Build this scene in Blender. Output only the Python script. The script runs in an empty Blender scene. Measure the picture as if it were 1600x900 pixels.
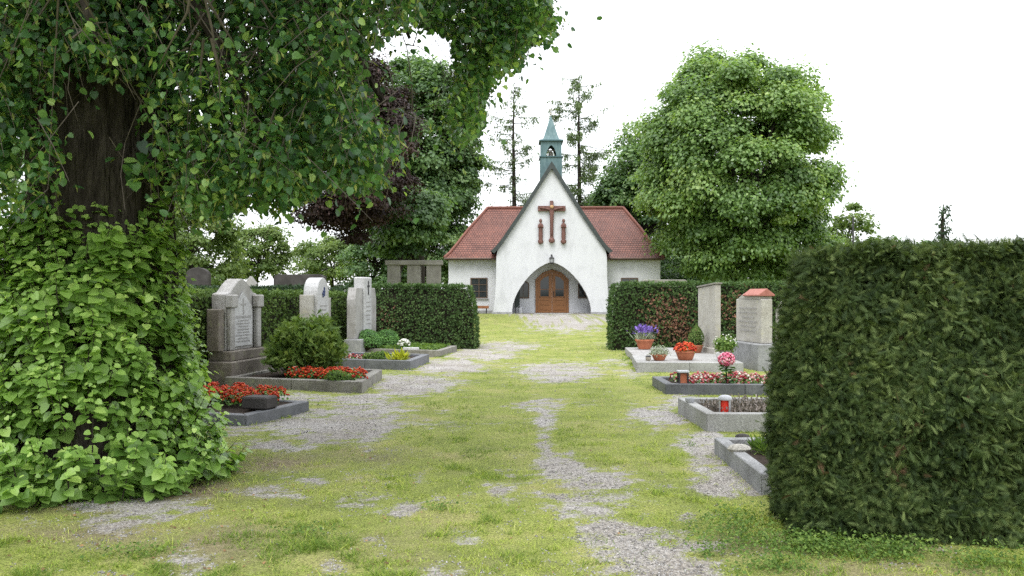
import bpy, bmesh, math
import numpy as np
from mathutils import Vector, Matrix

rng = np.random.default_rng(11)
SC = bpy.context.scene
COL = SC.collection
F, HY, EYE = 1312.0, 462.0, 1.6       # focal length in photo pixels, horizon row, eye height

# ------------------------------------------------------------------ helpers
def gz(x, y):
    t = np.clip((np.asarray(y, float) - 24) / 24, 0, 1)
    return 0.53 * t * t * (3 - 2 * t)

def ray(px, py, d):
    return ((px - 800) / F * d, d, EYE + (HY - py) / F * d)

def gnd(px, py, z=0.0):
    d = F * (EYE - z) / (py - HY)
    return ((px - 800) / F * d, d)

def tag(o, label=None, cat=None, group=None, kind=None):
    if label: o['label'] = label
    if cat: o['category'] = cat
    if group: o['group'] = group
    if kind: o['kind'] = kind
    return o

def thing(name, label, cat, loc=(0, 0, 0), rot=0.0, group=None):
    o = bpy.data.objects.new(name, None)
    COL.objects.link(o)
    o.empty_display_size = 0.2
    o.location = loc
    o.rotation_euler = (0, 0, rot)
    return tag(o, label, cat, group)

def wloc(o):
    v = Vector((0, 0, 0))
    while o is not None:
        v += o.location
        o = o.parent
    return np.array(v)

def link(name, me, mat, parent=None):
    o = bpy.data.objects.new(name, me)
    COL.objects.link(o)
    if mat is not None: me.materials.append(mat)
    if parent is not None: o.parent = parent
    return o

def dup_tree(o, parent=None):
    c = o.copy(); COL.objects.link(c)
    if parent is not None: c.parent = parent
    for ch in list(o.children):
        if ch.name != c.name: dup_tree(ch, c)
    return c

class MB:
    """collects solid faces"""
    def __init__(s): s.v = []; s.f = []
    def add(s, vs, fs):
        b = len(s.v); s.v += [tuple(map(float, q)) for q in vs]; s.f += [tuple(b + i for i in q) for q in fs]; return s
    def box(s, x0, x1, y0, y1, z0, z1):
        return s.add([(x0, y0, z0), (x1, y0, z0), (x1, y1, z0), (x0, y1, z0), (x0, y0, z1), (x1, y0, z1), (x1, y1, z1), (x0, y1, z1)],
                     [(0, 3, 2, 1), (4, 5, 6, 7), (0, 1, 5, 4), (1, 2, 6, 5), (2, 3, 7, 6), (3, 0, 4, 7)])
    def prism(s, pts, y0, y1):            # polygon in (x,z), extruded along y
        n = len(pts)
        return s.add([(p[0], y0, p[1]) for p in pts] + [(p[0], y1, p[1]) for p in pts],
                     [tuple(range(n)), tuple(range(2 * n - 1, n - 1, -1))] + [(i, n + i, n + (i + 1) % n, (i + 1) % n) for i in range(n)])
    def flat(s, pts, z0, z1):             # polygon in (x,y), extruded along z
        n = len(pts)
        return s.add([(p[0], p[1], z0) for p in pts] + [(p[0], p[1], z1) for p in pts],
                     [tuple(range(n - 1, -1, -1)), tuple(range(n, 2 * n))] + [(i, (i + 1) % n, n + (i + 1) % n, n + i) for i in range(n)])
    def tube(s, pts, rad, k=8, cap=True):
        pts = [Vector(p) for p in pts]
        if not hasattr(rad, '__len__'): rad = [rad] * len(pts)
        vs = []; ref = None
        for i, p in enumerate(pts):
            d = (pts[min(i + 1, len(pts) - 1)] - pts[max(i - 1, 0)])
            d = d.normalized() if d.length > 1e-6 else Vector((0, 0, 1))
            if ref is None: ref = d.orthogonal().normalized()
            a = ref - d * ref.dot(d)
            a = a.normalized() if a.length > 1e-4 else d.orthogonal().normalized()
            ref = a; b = d.cross(a)
            for j in range(k):
                t = 2 * math.pi * j / k
                vs.append(p + (a * math.cos(t) + b * math.sin(t)) * rad[i])
        fs = []
        for i in range(len(pts) - 1):
            for j in range(k):
                fs.append((i * k + j, i * k + (j + 1) % k, (i + 1) * k + (j + 1) % k, (i + 1) * k + j))
        if cap:
            fs.append(tuple(range(k - 1, -1, -1))); m = (len(pts) - 1) * k; fs.append(tuple(m + j for j in range(k)))
        return s.add(vs, fs)
    def lathe(s, prof, c=(0, 0, 0), k=24, sx=1, sy=1):
        vs = []; fs = []
        for r, z in prof:
            for j in range(k):
                t = 2 * math.pi * j / k
                vs.append((c[0] + r * math.cos(t) * sx, c[1] + r * math.sin(t) * sy, c[2] + z))
        n = len(prof)
        for i in range(n - 1):
            for j in range(k):
                fs.append((i * k + j, i * k + (j + 1) % k, (i + 1) * k + (j + 1) % k, (i + 1) * k + j))
        fs.append(tuple(range(k - 1, -1, -1))); fs.append(tuple((n - 1) * k + j for j in range(k)))
        return s.add(vs, fs)
    def ball(s, c, r, sx=1, sy=1, sz=1, k=10):
        m = 6
        prof = [(max(r * math.sin(math.pi * i / m), 0.001), -r * math.cos(math.pi * i / m) * sz) for i in range(m + 1)]
        return s.lathe(prof, c, k, sx, sy)
    def build(s, name, mat, parent=None, bevel=0.0, seg=1, smooth=False, world=False):
        V = np.array(s.v)
        if world and parent is not None: V = V - wloc(parent)
        me = bpy.data.meshes.new(name)
        me.from_pydata([tuple(q) for q in V], [], s.f); me.update()
        if bevel > 0:
            bm = bmesh.new(); bm.from_mesh(me)
            es = [e for e in bm.edges if e.is_manifold and e.calc_face_angle(0) > 0.5]
            bmesh.ops.bevel(bm, geom=es, offset=bevel, segments=seg, affect='EDGES', profile=0.6)
            bm.to_mesh(me); bm.free()
        if smooth:
            me.polygons.foreach_set('use_smooth', [True] * len(me.polygons))
            try: me.set_sharp_from_angle(angle=math.radians(40))
            except Exception: pass
        return link(name, me, mat, parent)

# leaf templates: verts (along, side, normal), triangles
def T_rhomb(w=.36, fold=.06):
    return (np.array([(0, 0, 0), (.5, w, fold), (1, 0, -.05), (.5, -w, fold)], float), np.array([(0, 2, 1), (0, 3, 2)]))
def T_heart():
    v = np.array([(0, 0, 0), (-.07, .26, .05), (.24, .46, .10), (.66, .36, .03), (.98, 0, -.16), (.45, 0, -.02),
                  (-.07, -.26, .05), (.24, -.46, .10), (.66, -.36, .03)], float)
    t = np.array([(0, 2, 1), (0, 5, 2), (5, 3, 2), (5, 4, 3), (0, 6, 7), (0, 7, 5), (5, 7, 8), (5, 8, 4)])
    return v, t
def T_spray():
    vs = []; ts = []
    def strip(b, ang, L, w, dz):
        c, s_ = math.cos(ang), math.sin(ang); k = len(vs)
        vs.extend([(b - s_ * w * .5, c * w * .5, 0), (b + s_ * w * .5, -c * w * .5, 0), (b + c * L, s_ * L, dz)]); ts.append((k, k + 1, k + 2))
    strip(0, 0, 1.0, .16, -.1)
    for b, L in ((.12, .5), (.32, .5), (.52, .38)):
        strip(b, .75, L, .17, -.06); strip(b + .06, -.75, L, .17, .03)
    return np.array(vs, float), np.array(ts)
def T_blade():
    return np.array([(0, .5, 0), (0, -.5, 0), (.6, .3, 0.0), (1, 0, .0)], float), np.array([(0, 1, 2), (2, 1, 3)])
def T_octa():
    v = np.array([(1, 0, 0), (-1, 0, 0), (0, 1, 0), (0, -1, 0), (0, 0, .7), (0, 0, -.7)], float)
    t = np.array([(0, 2, 4), (2, 1, 4), (1, 3, 4), (3, 0, 4), (2, 0, 5), (1, 2, 5), (3, 1, 5), (0, 3, 5)])
    return v, t
def T_frond():
    vs = []; ts = []
    def strip(b, o, ang, L, w, dz):
        c, s_ = math.cos(ang), math.sin(ang); k = len(vs)
        vs.extend([(b - s_ * w * .5, o + c * w * .5, 0), (b + s_ * w * .5, o - c * w * .5, 0), (b + c * L, o + s_ * L, dz)]); ts.append((k, k + 1, k + 2))
    strip(0, 0, 0, 1.0, .06, -.15)
    for b, L in ((.08, .34), (.24, .42), (.4, .4), (.56, .32), (.72, .22)):
        strip(b, 0, .62, L, .075, -.16); strip(b + .05, 0, -.62, L, .075, .06)
    return np.array(vs, float), np.array(ts)
FROND = T_frond()
RH, HEART, SPRAY, BLADE, OCTA = T_rhomb(), T_heart(), T_spray(), T_blade(), T_octa()
LANCE = T_rhomb(.14, .03)

def nrm(a): return a / np.maximum(np.linalg.norm(a, axis=-1, keepdims=True), 1e-9)
def rvec(n, g=rng): return nrm(g.normal(size=(n, 3)))

class Leaves:
    def __init__(s): s.V = []; s.T = []; s.R = []; s.n = 0
    def add(s, P, N, T, S, tm, rnd, wide=1.0):
        P = np.asarray(P, float); n = len(P)
        if n == 0: return s
        N = nrm(N); T = nrm(T - N * np.sum(T * N, 1, keepdims=True)); B = np.cross(N, T)
        S = np.broadcast_to(np.asarray(S, float), (n,))[:, None, None]
        tv, tt = tm; k = len(tv)
        w = np.broadcast_to(np.asarray(wide, float), (n,))[:, None, None]
        V = P[:, None, :] + S * (T[:, None, :] * tv[None, :, 0:1] + B[:, None, :] * tv[None, :, 1:2] * w + N[:, None, :] * tv[None, :, 2:3])
        s.V.append(V.reshape(-1, 3)); s.T.append((tt[None] + (np.arange(n) * k)[:, None, None] + s.n).reshape(-1, 3))
        s.R.append(np.repeat(np.broadcast_to(rnd, (n,)), k)); s.n += n * k
        return s
    def build(s, name, mat, parent=None, world=False):
        V = np.concatenate(s.V); T = np.concatenate(s.T); R = np.concatenate(s.R)
        if world and parent is not None: V = V - wloc(parent)
        me = bpy.data.meshes.new(name)
        me.vertices.add(len(V)); me.vertices.foreach_set('co', V.astype(np.float32).ravel())
        me.loops.add(len(T) * 3); me.loops.foreach_set('vertex_index', T.astype(np.int32).ravel())
        me.polygons.add(len(T)); me.polygons.foreach_set('loop_start', np.arange(0, len(T) * 3, 3, dtype=np.int32))
        me.update(calc_edges=True)
        a = me.attributes.new('rnd', 'FLOAT', 'POINT'); a.data.foreach_set('value', R.astype(np.float32))
        return link(name, me, mat, parent)

def vnoise(x, y, seed=0):
    x = np.asarray(x, float); y = np.asarray(y, float)
    xi = np.floor(x).astype(np.int64); yi = np.floor(y).astype(np.int64); fx = x - xi; fy = y - yi
    fx = fx * fx * (3 - 2 * fx); fy = fy * fy * (3 - 2 * fy)
    def h(a, b):
        n = (a * 374761393 + b * 668265263 + seed * 1442695041) & 0x7fffffff
        n = ((n ^ (n >> 13)) * 1274126177) & 0x7fffffff
        return ((n ^ (n >> 16)) & 0xffff) / 65535.0
    return (h(xi, yi) * (1 - fx) + h(xi + 1, yi) * fx) * (1 - fy) + (h(xi, yi + 1) * (1 - fx) + h(xi + 1, yi + 1) * fx) * fy
def fbm(x, y, seed=0, o=4):
    s = 0; a = .5
    for i in range(o):
        s = s + a * vnoise(x, y, seed + i); x = x * 2.03; y = y * 2.03; a *= .5
    return s / (1 - .5 ** o)

def inpoly(px, py, poly):
    px = np.asarray(px); py = np.asarray(py); r = np.zeros(px.shape, bool); n = len(poly); j = n - 1
    for i in range(n):
        xi, yi = poly[i]; xj, yj = poly[j]
        c = ((yi > py) != (yj > py)) & (px < (xj - xi) * (py - yi) / ((yj - yi) + 1e-12) + xi)
        r ^= c; j = i
    return r

# ------------------------------------------------------------------ materials
def newmat(name):
    m = bpy.data.materials.new(name); m.use_nodes = True
    nt = m.node_tree; nt.nodes.clear()
    out = nt.nodes.new('ShaderNodeOutputMaterial')
    return m, nt, out
def nd(nt, t, **kw):
    n = nt.nodes.new(t)
    for k, v in kw.items():
        if k in n.inputs: n.inputs[k].default_value = v
        else: setattr(n, k, v)
    return n
def ramp(nt, fac, stops, interp='LINEAR'):
    r = nt.nodes.new('ShaderNodeValToRGB'); r.color_ramp.interpolation = interp
    e = r.color_ramp.elements
    while len(e) < len(stops): e.new(0.5)
    for q, (p, c) in zip(e, stops):
        q.position = p; q.color = (*c, 1) if len(c) == 3 else c
    nt.links.new(fac, r.inputs[0]); return r.outputs[0]

def leafmat(name, stops, rough=.5, trans=.3, spec=.3, tcol=1.5):
    m, nt, out = newmat(name)
    at = nd(nt, 'ShaderNodeAttribute', attribute_name='rnd')
    c = ramp(nt, at.outputs['Fac'], stops)
    p = nd(nt, 'ShaderNodeBsdfPrincipled', Roughness=rough)
    p.inputs['Specular IOR Level'].default_value = spec
    nt.links.new(c, p.inputs['Base Color'])
    t = nd(nt, 'ShaderNodeBsdfTranslucent')
    mu = nd(nt, 'ShaderNodeMix', data_type='RGBA', blend_type='MULTIPLY'); mu.inputs[0].default_value = 1
    nt.links.new(c, mu.inputs[6]); mu.inputs[7].default_value = (tcol * 1.1, tcol * 1.1, tcol * .55, 1)
    nt.links.new(mu.outputs[2], t.inputs['Color'])
    x = nd(nt, 'ShaderNodeMixShader'); x.inputs[0].default_value = trans
    nt.links.new(p.outputs[0], x.inputs[1]); nt.links.new(t.outputs[0], x.inputs[2]); nt.links.new(x.outputs[0], out.inputs[0])
    return m

def solid(name, stops, scale=6, rough=.7, bump=.2, bscale=40, spec=.3, detail=6, metallic=0, streak=None, bdist=.01):
    m, nt, out = newmat(name)
    tc = nd(nt, 'ShaderNodeTexCoord')
    vec = tc.outputs['Object']
    mp = nd(nt, 'ShaderNodeMapping')
    if streak: mp.inputs['Scale'].default_value = streak
    nt.links.new(vec, mp.inputs[0])
    n = nd(nt, 'ShaderNodeTexNoise', Scale=scale, Detail=detail, Roughness=.65)
    nt.links.new(mp.outputs[0], n.inputs['Vector'])
    c = ramp(nt, n.outputs[0], stops)
    p = nd(nt, 'ShaderNodeBsdfPrincipled', Roughness=rough, Metallic=metallic)
    p.inputs['Specular IOR Level'].default_value = spec
    nt.links.new(c, p.inputs['Base Color'])
    if bump:
        b = nd(nt, 'ShaderNodeTexNoise', Scale=bscale, Detail=4)
        nt.links.new(mp.outputs[0], b.inputs['Vector'])
        bp = nd(nt, 'ShaderNodeBump', Strength=bump, Distance=bdist)
        nt.links.new(b.outputs[0], bp.inputs['Height']); nt.links.new(bp.outputs[0], p.inputs['Normal'])
    nt.links.new(p.outputs[0], out.inputs[0])
    return m

def stone(name, base, dark, light, lich=None, speck=90, rough=.75):
    """weathered stone: broad stains, fine grain, a little lichen"""
    m, nt, out = newmat(name)
    tc = nd(nt, 'ShaderNodeTexCoord'); v = tc.outputs['Object']
    n1 = nd(nt, 'ShaderNodeTexNoise', Scale=2.6, Detail=8, Roughness=.7); nt.links.new(v, n1.inputs['Vector'])
    c1 = ramp(nt, n1.outputs[0], [(.3, dark), (.5, base), (.72, light)])
    n2 = nd(nt, 'ShaderNodeTexNoise', Scale=speck, Detail=2); nt.links.new(v, n2.inputs['Vector'])
    c2 = ramp(nt, n2.outputs[0], [(.35, (.6, .6, .6)), (.65, (1.15, 1.15, 1.15))])
    mu = nd(nt, 'ShaderNodeMix', data_type='RGBA', blend_type='MULTIPLY'); mu.inputs[0].default_value = 1
    nt.links.new(c1, mu.inputs[6]); nt.links.new(c2, mu.inputs[7]); col = mu.outputs[2]
    if lich:
        n3 = nd(nt, 'ShaderNodeTexNoise', Scale=7, Detail=6, Roughness=.75); nt.links.new(v, n3.inputs['Vector'])
        f = ramp(nt, n3.outputs[0], [(.56, (0, 0, 0)), (.66, (1, 1, 1))])
        mx = nd(nt, 'ShaderNodeMix', data_type='RGBA'); nt.links.new(f, mx.inputs[0]); nt.links.new(col, mx.inputs[6]); mx.inputs[7].default_value = (*lich, 1); col = mx.outputs[2]
    p = nd(nt, 'ShaderNodeBsdfPrincipled', Roughness=rough); p.inputs['Specular IOR Level'].default_value = .3
    nt.links.new(col, p.inputs['Base Color'])
    bp = nd(nt, 'ShaderNodeBump', Strength=.35, Distance=.006); nt.links.new(n2.outputs[0], bp.inputs['Height']); nt.links.new(bp.outputs[0], p.inputs['Normal'])
    nt.links.new(p.outputs[0], out.inputs[0]); return m

M = {}
M['linden'] = leafmat('linden_leaf', [(0, (0.0218, 0.0629, 0.0239)), (0.45, (0.0571, 0.1414, 0.0459)), (0.8, (0.1431, 0.2748, 0.0765)), (1, (0.3272, 0.471, 0.1363))], .4, .35, .5)
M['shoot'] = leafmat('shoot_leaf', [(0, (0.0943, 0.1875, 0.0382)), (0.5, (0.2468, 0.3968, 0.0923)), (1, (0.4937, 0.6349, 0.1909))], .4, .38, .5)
M['green'] = leafmat('broad_leaf', [(0, (0.0403, 0.0832, 0.0314)), (0.5, (0.0939, 0.1745, 0.0589)), (1, (0.2147, 0.302, 0.1179))], .45, .4, .4)
M['greenlight'] = leafmat('light_leaf', [(0, (.075, .125, .04)), (.5, (.135, .2, .065)), (1, (.22, .28, .11))], .6, .4, .15)
M['chestnut'] = leafmat('chestnut_leaf', [(0, (0.0575, 0.1133, 0.0348)), (0.5, (0.1597, 0.2637, 0.0798)), (1, (0.3194, 0.4115, 0.1452))], .42, .42, .45)
M['copperleaf'] = leafmat('copper_beech_leaf', [(0, (.016, .01, .011)), (.6, (.042, .025, .022)), (1, (.095, .052, .044))], .5, .2, .2, 1.2)
M['larch'] = leafmat('larch_needle', [(0, (0.072, 0.114, 0.054)), (1, (0.156, 0.21, 0.102))], .65, .3, .12)
M['conifer'] = leafmat('conifer_needle', [(0, (.018, .038, .018)), (1, (.045, .08, .035))], .6, .15, .15)
M['thuja'] = leafmat('thuja_spray', [(0, (0.0127, 0.0259, 0.0085)), (0.4, (0.0522, 0.0838, 0.0253)), (0.88, (0.1585, 0.2056, 0.0674)), (0.93, (0.1663, 0.2132, 0.0758)), (0.95, (0.0848, 0.0577, 0.0301)), (1, (0.1414, 0.085, 0.0451))], .6, .18, .15)
M['hedgegreen'] = leafmat('trimmed_hedge_leaf', [(0, (0.0319, 0.0638, 0.0153)), (0.5, (0.0851, 0.1436, 0.033)), (0.88, (0.1702, 0.2341, 0.0647)), (0.93, (0.1809, 0.2341, 0.0706)), (0.95, (0.1383, 0.0745, 0.047)), (1, (0.2341, 0.117, 0.0706))], .6, .2, .15)
M['hedgedark'] = leafmat('dark_hedge_leaf', [(0, (0.0287, 0.0574, 0.0184)), (0.5, (0.0658, 0.1196, 0.0355)), (0.88, (0.1315, 0.1974, 0.0639)), (0.93, (0.1435, 0.1914, 0.071)), (0.95, (0.1554, 0.0837, 0.0568)), (1, (0.2631, 0.1315, 0.0852))], .6, .2, .15)
M['grass'] = leafmat('grass_blade', [(0, (0.114, 0.1881, 0.035)), (0.4, (0.304, 0.396, 0.07)), (0.75, (0.456, 0.5148, 0.115)), (1, (0.551, 0.5346, 0.24))], .65, .35, .12, 1.15)
M['weed'] = leafmat('weed_leaf', [(0, (.05, .1, .022)), (.6, (.12, .2, .045)), (1, (.2, .28, .07))], .55, .35, .15)
M['box'] = leafmat('boxwood_leaf', [(0, (0.0423, 0.1053, 0.0304)), (0.6, (0.1099, 0.2369, 0.0592)), (1, (0.2028, 0.3686, 0.1014))], .5, .2, .2)
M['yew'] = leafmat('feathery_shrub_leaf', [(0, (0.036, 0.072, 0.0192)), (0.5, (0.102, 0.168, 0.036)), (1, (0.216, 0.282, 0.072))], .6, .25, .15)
M['lime'] = leafmat('yellow_leaf', [(0, (.25, .3, .03)), (1, (.55, .55, .05))], .5, .3)
M['silver'] = leafmat('silver_leaf', [(0, (.14, .18, .12)), (1, (.32, .36, .27))], .7, .2)
M['heather'] = leafmat('heather', [(0, (0.051, 0.0467, 0.034)), (0.6, (0.1445, 0.1232, 0.102)), (1, (0.289, 0.2465, 0.2295))], .7, .1)
M['bract'] = leafmat('linden_bract', [(0, (.2, .25, .07)), (1, (.36, .39, .14))], .5, .4, .2)
M['red'] = leafmat('red_petal', [(0, (0.34, 0.0238, 0.0102)), (0.6, (0.561, 0.051, 0.017)), (1, (0.7225, 0.1445, 0.034))], .5, .25, .3, 1)
M['pink'] = leafmat('pink_petal', [(0, (.5, .06, .13)), (.5, (.72, .15, .28)), (1, (.85, .5, .55))], .5, .25, .3, 1)
M['mixed'] = leafmat('mixed_petal', [(0, (0.255, 0.017, 0.0255)), (0.35, (0.425, 0.0425, 0.0595)), (0.6, (0.5525, 0.2125, 0.2125)), (0.8, (0.6375, 0.51, 0.4675)), (1, (0.68, 0.663, 0.595))], .5, .25, .3, 1)
M['purple'] = leafmat('lavender_bloom', [(0, (.09, .05, .25)), (1, (.22, .14, .5))], .6, .2, .3, 1)
M['white_petal'] = leafmat('white_petal', [(0, (.6, .62, .55)), (1, (.82, .82, .78))], .5, .25, .3, .8)
M['litter'] = leafmat('dry_leaf', [(0, (.1, .06, .03)), (1, (.28, .17, .08))], .7, .1)

M['bark'] = solid('old_bark', [(.3, (.016, .013, .011)), (.5, (.042, .036, .03)), (.72, (.095, .083, .07))], 17, .95, 1.0, 24, .1, 8, 0, (1, 1, .2), .08)
M['bark2'] = solid('grey_bark', [(.3, (.018, .015, .012)), (.7, (.055, .047, .038))], 8, .9, .5, 20, .15, 6, 0, (1, 1, .3), .03)
M['twig'] = solid('twig_bark', [(.3, (.06, .05, .04)), (.7, (.13, .11, .09))], 8, .8, 0)
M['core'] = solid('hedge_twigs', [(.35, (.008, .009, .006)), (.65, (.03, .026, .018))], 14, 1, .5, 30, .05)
M['soil'] = solid('grave_soil', [(.3, (.018, .014, .011)), (.6, (.05, .038, .03)), (.8, (.09, .07, .055))], 22, .95, .8, 60, .1, 8, 0, None, .02)
M['plaster'] = solid('white_plaster', [(.25, (.45, .458, .48)), (.5, (.57, .58, .61)), (.8, (.61, .62, .645))], 1.6, .85, .06, 6, .2, 8, 0, (1, 1, .5), .01)
M['plaster_grey'] = solid('porch_plaster', [(.3, (.55, .56, .58)), (.7, (.62, .63, .65))], 1.4, .85, .05, 6)
M['plinth'] = solid('plinth_render', [(.3, (.22, .22, .23)), (.7, (.36, .36, .37))], 4, .9, .3, 40)
M['wood'] = solid('door_oak', [(.3, (.15, .06, .02)), (.5, (.24, .1, .032)), (.75, (.31, .145, .052))], 5, .45, .1, 40, .4, 6, 0, (9, 9, .7))
M['wood_dark'] = solid('window_wood', [(.3, (.075, .05, .035)), (.7, (.14, .1, .075))], 6, .55, .1, 40, .3, 5, 0, (6, 6, 1))
M['bench_wood'] = solid('bench_wood', [(.3, (.2, .075, .035)), (.7, (.3, .13, .06))], 6, .5, .1, 40, .3, 5, 0, (1, 6, 6))
M['carved'] = solid('carved_wood', [(.25, (.08, .035, .03)), (.5, (.14, .068, .056)), (.75, (.22, .12, .1))], 11, .7, .4, 30)
M['carved_light'] = solid('gilded_wood', [(.3, (.36, .2, .1)), (.7, (.5, .32, .17))], 11, .6, .3, 30)
M['verge'] = solid('verge_metal', [(.3, (.03, .038, .038)), (.7, (.06, .07, .068))], 5, .6, .1, 40)
M['gutter'] = solid('gutter_metal', [(.3, (.07, .045, .035)), (.7, (.13, .085, .065))], 5, .5, .1, 40)
M['patina'] = solid('copper_patina', [(.3, (.05, .1, .11)), (.5, (.085, .15, .16)), (.75, (.15, .22, .225))], 4, .6, .15, 30, .4, 8, 0, (2, 2, .5))
M['patina_dark'] = solid('dark_copper', [(.3, (.035, .075, .085)), (.7, (.07, .13, .14))], 4, .6, .1, 30)
M['bronze'] = solid('bell_bronze', [(.3, (.3, .28, .24)), (.7, (.45, .42, .36))], 6, .45, .1, 30, .5)
M['iron'] = solid('black_iron', [(.3, (.02, .02, .022)), (.7, (.05, .05, .052))], 8, .5, .1, 40)
M['granite'] = stone('grey_granite', (.26, .265, .27), (.17, .17, .17), (.35, .35, .355))
M['granite_dark'] = stone('dark_granite', (.115, .12, .13), (.08, .083, .09), (.17, .175, .185), None, 120, .5)
M['granite_blue'] = stone('blue_grey_kerb', (.15, .155, .17), (.1, .105, .115), (.22, .225, .24), None, 120, .6)
M['limestone'] = stone('pale_limestone', (.33, .32, .31), (.22, .21, .19), (.42, .41, .4), None, 60)
M['limewhite'] = stone('white_tablet', (.43, .43, .435), (.32, .315, .31), (.5, .5, .505), None, 60)
M['shadestone'] = stone('shade_brown_stone', (.17, .148, .125), (.11, .095, .078), (.26, .235, .205), (.2, .2, .12), 70)  # lichened brown stone, darkened to imitate shade on the near side
M['concrete'] = stone('weathered_concrete', (.21, .2, .18), (.14, .13, .115), (.29, .28, .255), (.2, .21, .14), 60)
M['palekerb'] = stone('pale_kerb', (.31, .31, .3), (.24, .235, .225), (.38, .38, .37), None, 90)
M['slab'] = stone('grave_slab', (.31, .306, .295), (.24, .23, .22), (.38, .375, .36), None, 80)
M['cream'] = stone('cream_stone', (.38, .365, .33), (.29, .27, .23), (.45, .435, .4), (.38, .36, .27), 60)
M['darkhead'] = stone('black_headstone', (.045, .04, .038), (.03, .027, .025), (.075, .07, .066), None, 60)
M['terracotta'] = solid('terracotta', [(.3, (.3, .09, .045)), (.6, (.42, .15, .08)), (.8, (.5, .22, .14))], 7, .8, .15, 40)
M['potstone'] = solid('stoneware_pot', [(.3, (.2, .17, .13)), (.7, (.33, .3, .25))], 7, .7, .15, 40)
M['letter'] = solid('engraved_letter', [(.3, (.22, .215, .21)), (.7, (.3, .29, .28))], 10, .8, 0)
M['steel'] = solid('brushed_lantern_metal', [(.3, (.3, .3, .31)), (.7, (.45, .45, .46))], 10, .4, .05, 60, .5, 4, .5)
M['lidgrey'] = solid('grey_lid', [(.3, (.3, .31, .33)), (.7, (.42, .43, .45))], 10, .5, .05)
M['candle'] = solid('red_candle_glass', [(.3, (.55, .025, .015)), (.7, (.72, .05, .03))], 8, .25, 0, 30, .5)
M['emblem'] = solid('blue_emblem', [(.3, (.02, .03, .08)), (.7, (.05, .07, .16))], 10, .5, .2)
M['moss'] = solid('green_metal_stand', [(.3, (.02, .03, .028)), (.7, (.05, .06, .055))], 10, .6, 0)
m, nt, out = newmat('window_glass')
p = nd(nt, 'ShaderNodeBsdfPrincipled', Roughness=.08); p.inputs['Base Color'].default_value = (.03, .035, .038, 1); p.inputs['Specular IOR Level'].default_value = .6
nt.links.new(p.outputs[0], out.inputs[0]); M['glass'] = m

# roof tiles
def tilemat(name, axis, cols, rowh=.14, colw=.16):
    m, nt, out = newmat(name)
    tc = nd(nt, 'ShaderNodeTexCoord'); sp = nd(nt, 'ShaderNodeSeparateXYZ'); nt.links.new(tc.outputs['Object'], sp.inputs[0])
    cb = nd(nt, 'ShaderNodeCombineXYZ'); nt.links.new(sp.outputs[axis], cb.inputs[0]); nt.links.new(sp.outputs[2], cb.inputs[1])
    br = nd(nt, 'ShaderNodeTexBrick', Scale=1.0, offset=.5)
    br.inputs['Mortar Size'].default_value = .018; br.inputs['Mortar Smooth'].default_value = .6
    br.inputs['Brick Width'].default_value = colw; br.inputs['Row Height'].default_value = rowh; br.inputs['Bias'].default_value = 0
    br.inputs['Color1'].default_value = (*cols[0], 1); br.inputs['Color2'].default_value = (*cols[1], 1); br.inputs['Mortar'].default_value = (*cols[2], 1)
    nt.links.new(cb.outputs[0], br.inputs['Vector'])
    n = nd(nt, 'ShaderNodeTexNoise', Scale=1.1, Detail=8, Roughness=.7); nt.links.new(tc.outputs['Object'], n.inputs['Vector'])
    c2 = ramp(nt, n.outputs[0], [(.3, (.55, .5, .5)), (.55, (1, 1, 1)), (.75, (1.3, 1.25, 1.2))])
    mu = nd(nt, 'ShaderNodeMix', data_type='RGBA', blend_type='MULTIPLY'); mu.inputs[0].default_value = .9
    nt.links.new(br.outputs['Color'], mu.inputs[6]); nt.links.new(c2, mu.inputs[7])
    # rounded profile across each tile row
    mt = nd(nt, 'ShaderNodeMath', operation='MULTIPLY'); nt.links.new(sp.outputs[2], mt.inputs[0]); mt.inputs[1].default_value = 1 / rowh
    fr = nd(nt, 'ShaderNodeMath', operation='FRACT'); nt.links.new(mt.outputs[0], fr.inputs[0])
    ad = nd(nt, 'ShaderNodeMath', operation='MULTIPLY_ADD'); nt.links.new(fr.outputs[0], ad.inputs[0]); ad.inputs[1].default_value = -1.0; nt.links.new(br.outputs['Fac'], ad.inputs[2])
    bp = nd(nt, 'ShaderNodeBump', Strength=.8, Distance=.03); bp.invert = False; nt.links.new(ad.outputs[0], bp.inputs['Height'])
    p = nd(nt, 'ShaderNodeBsdfPrincipled', Roughness=.55); p.inputs['Specular IOR Level'].default_value = .4
    nt.links.new(mu.outputs[2], p.inputs['Base Color']); nt.links.new(bp.outputs[0], p.inputs['Normal']); nt.links.new(p.outputs[0], out.inputs[0])
    return m
RC = ((.2, .076, .052), (.145, .054, .038), (.05, .022, .018))
M['tile_x'] = tilemat('roof_tiles', 0, RC)
M['tile_y'] = tilemat('roof_tiles_side', 1, RC)
M['minitile'] = solid('small_red_tiles', [(.3, (.24, .085, .065)), (.7, (.36, .15, .12))], 12, .7, .3, 40)

M['ridge'] = solid('ridge_tile', [(.3, (.13, .055, .04)), (.7, (.21, .085, .062))], 9, .7, .2, 40)
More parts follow.
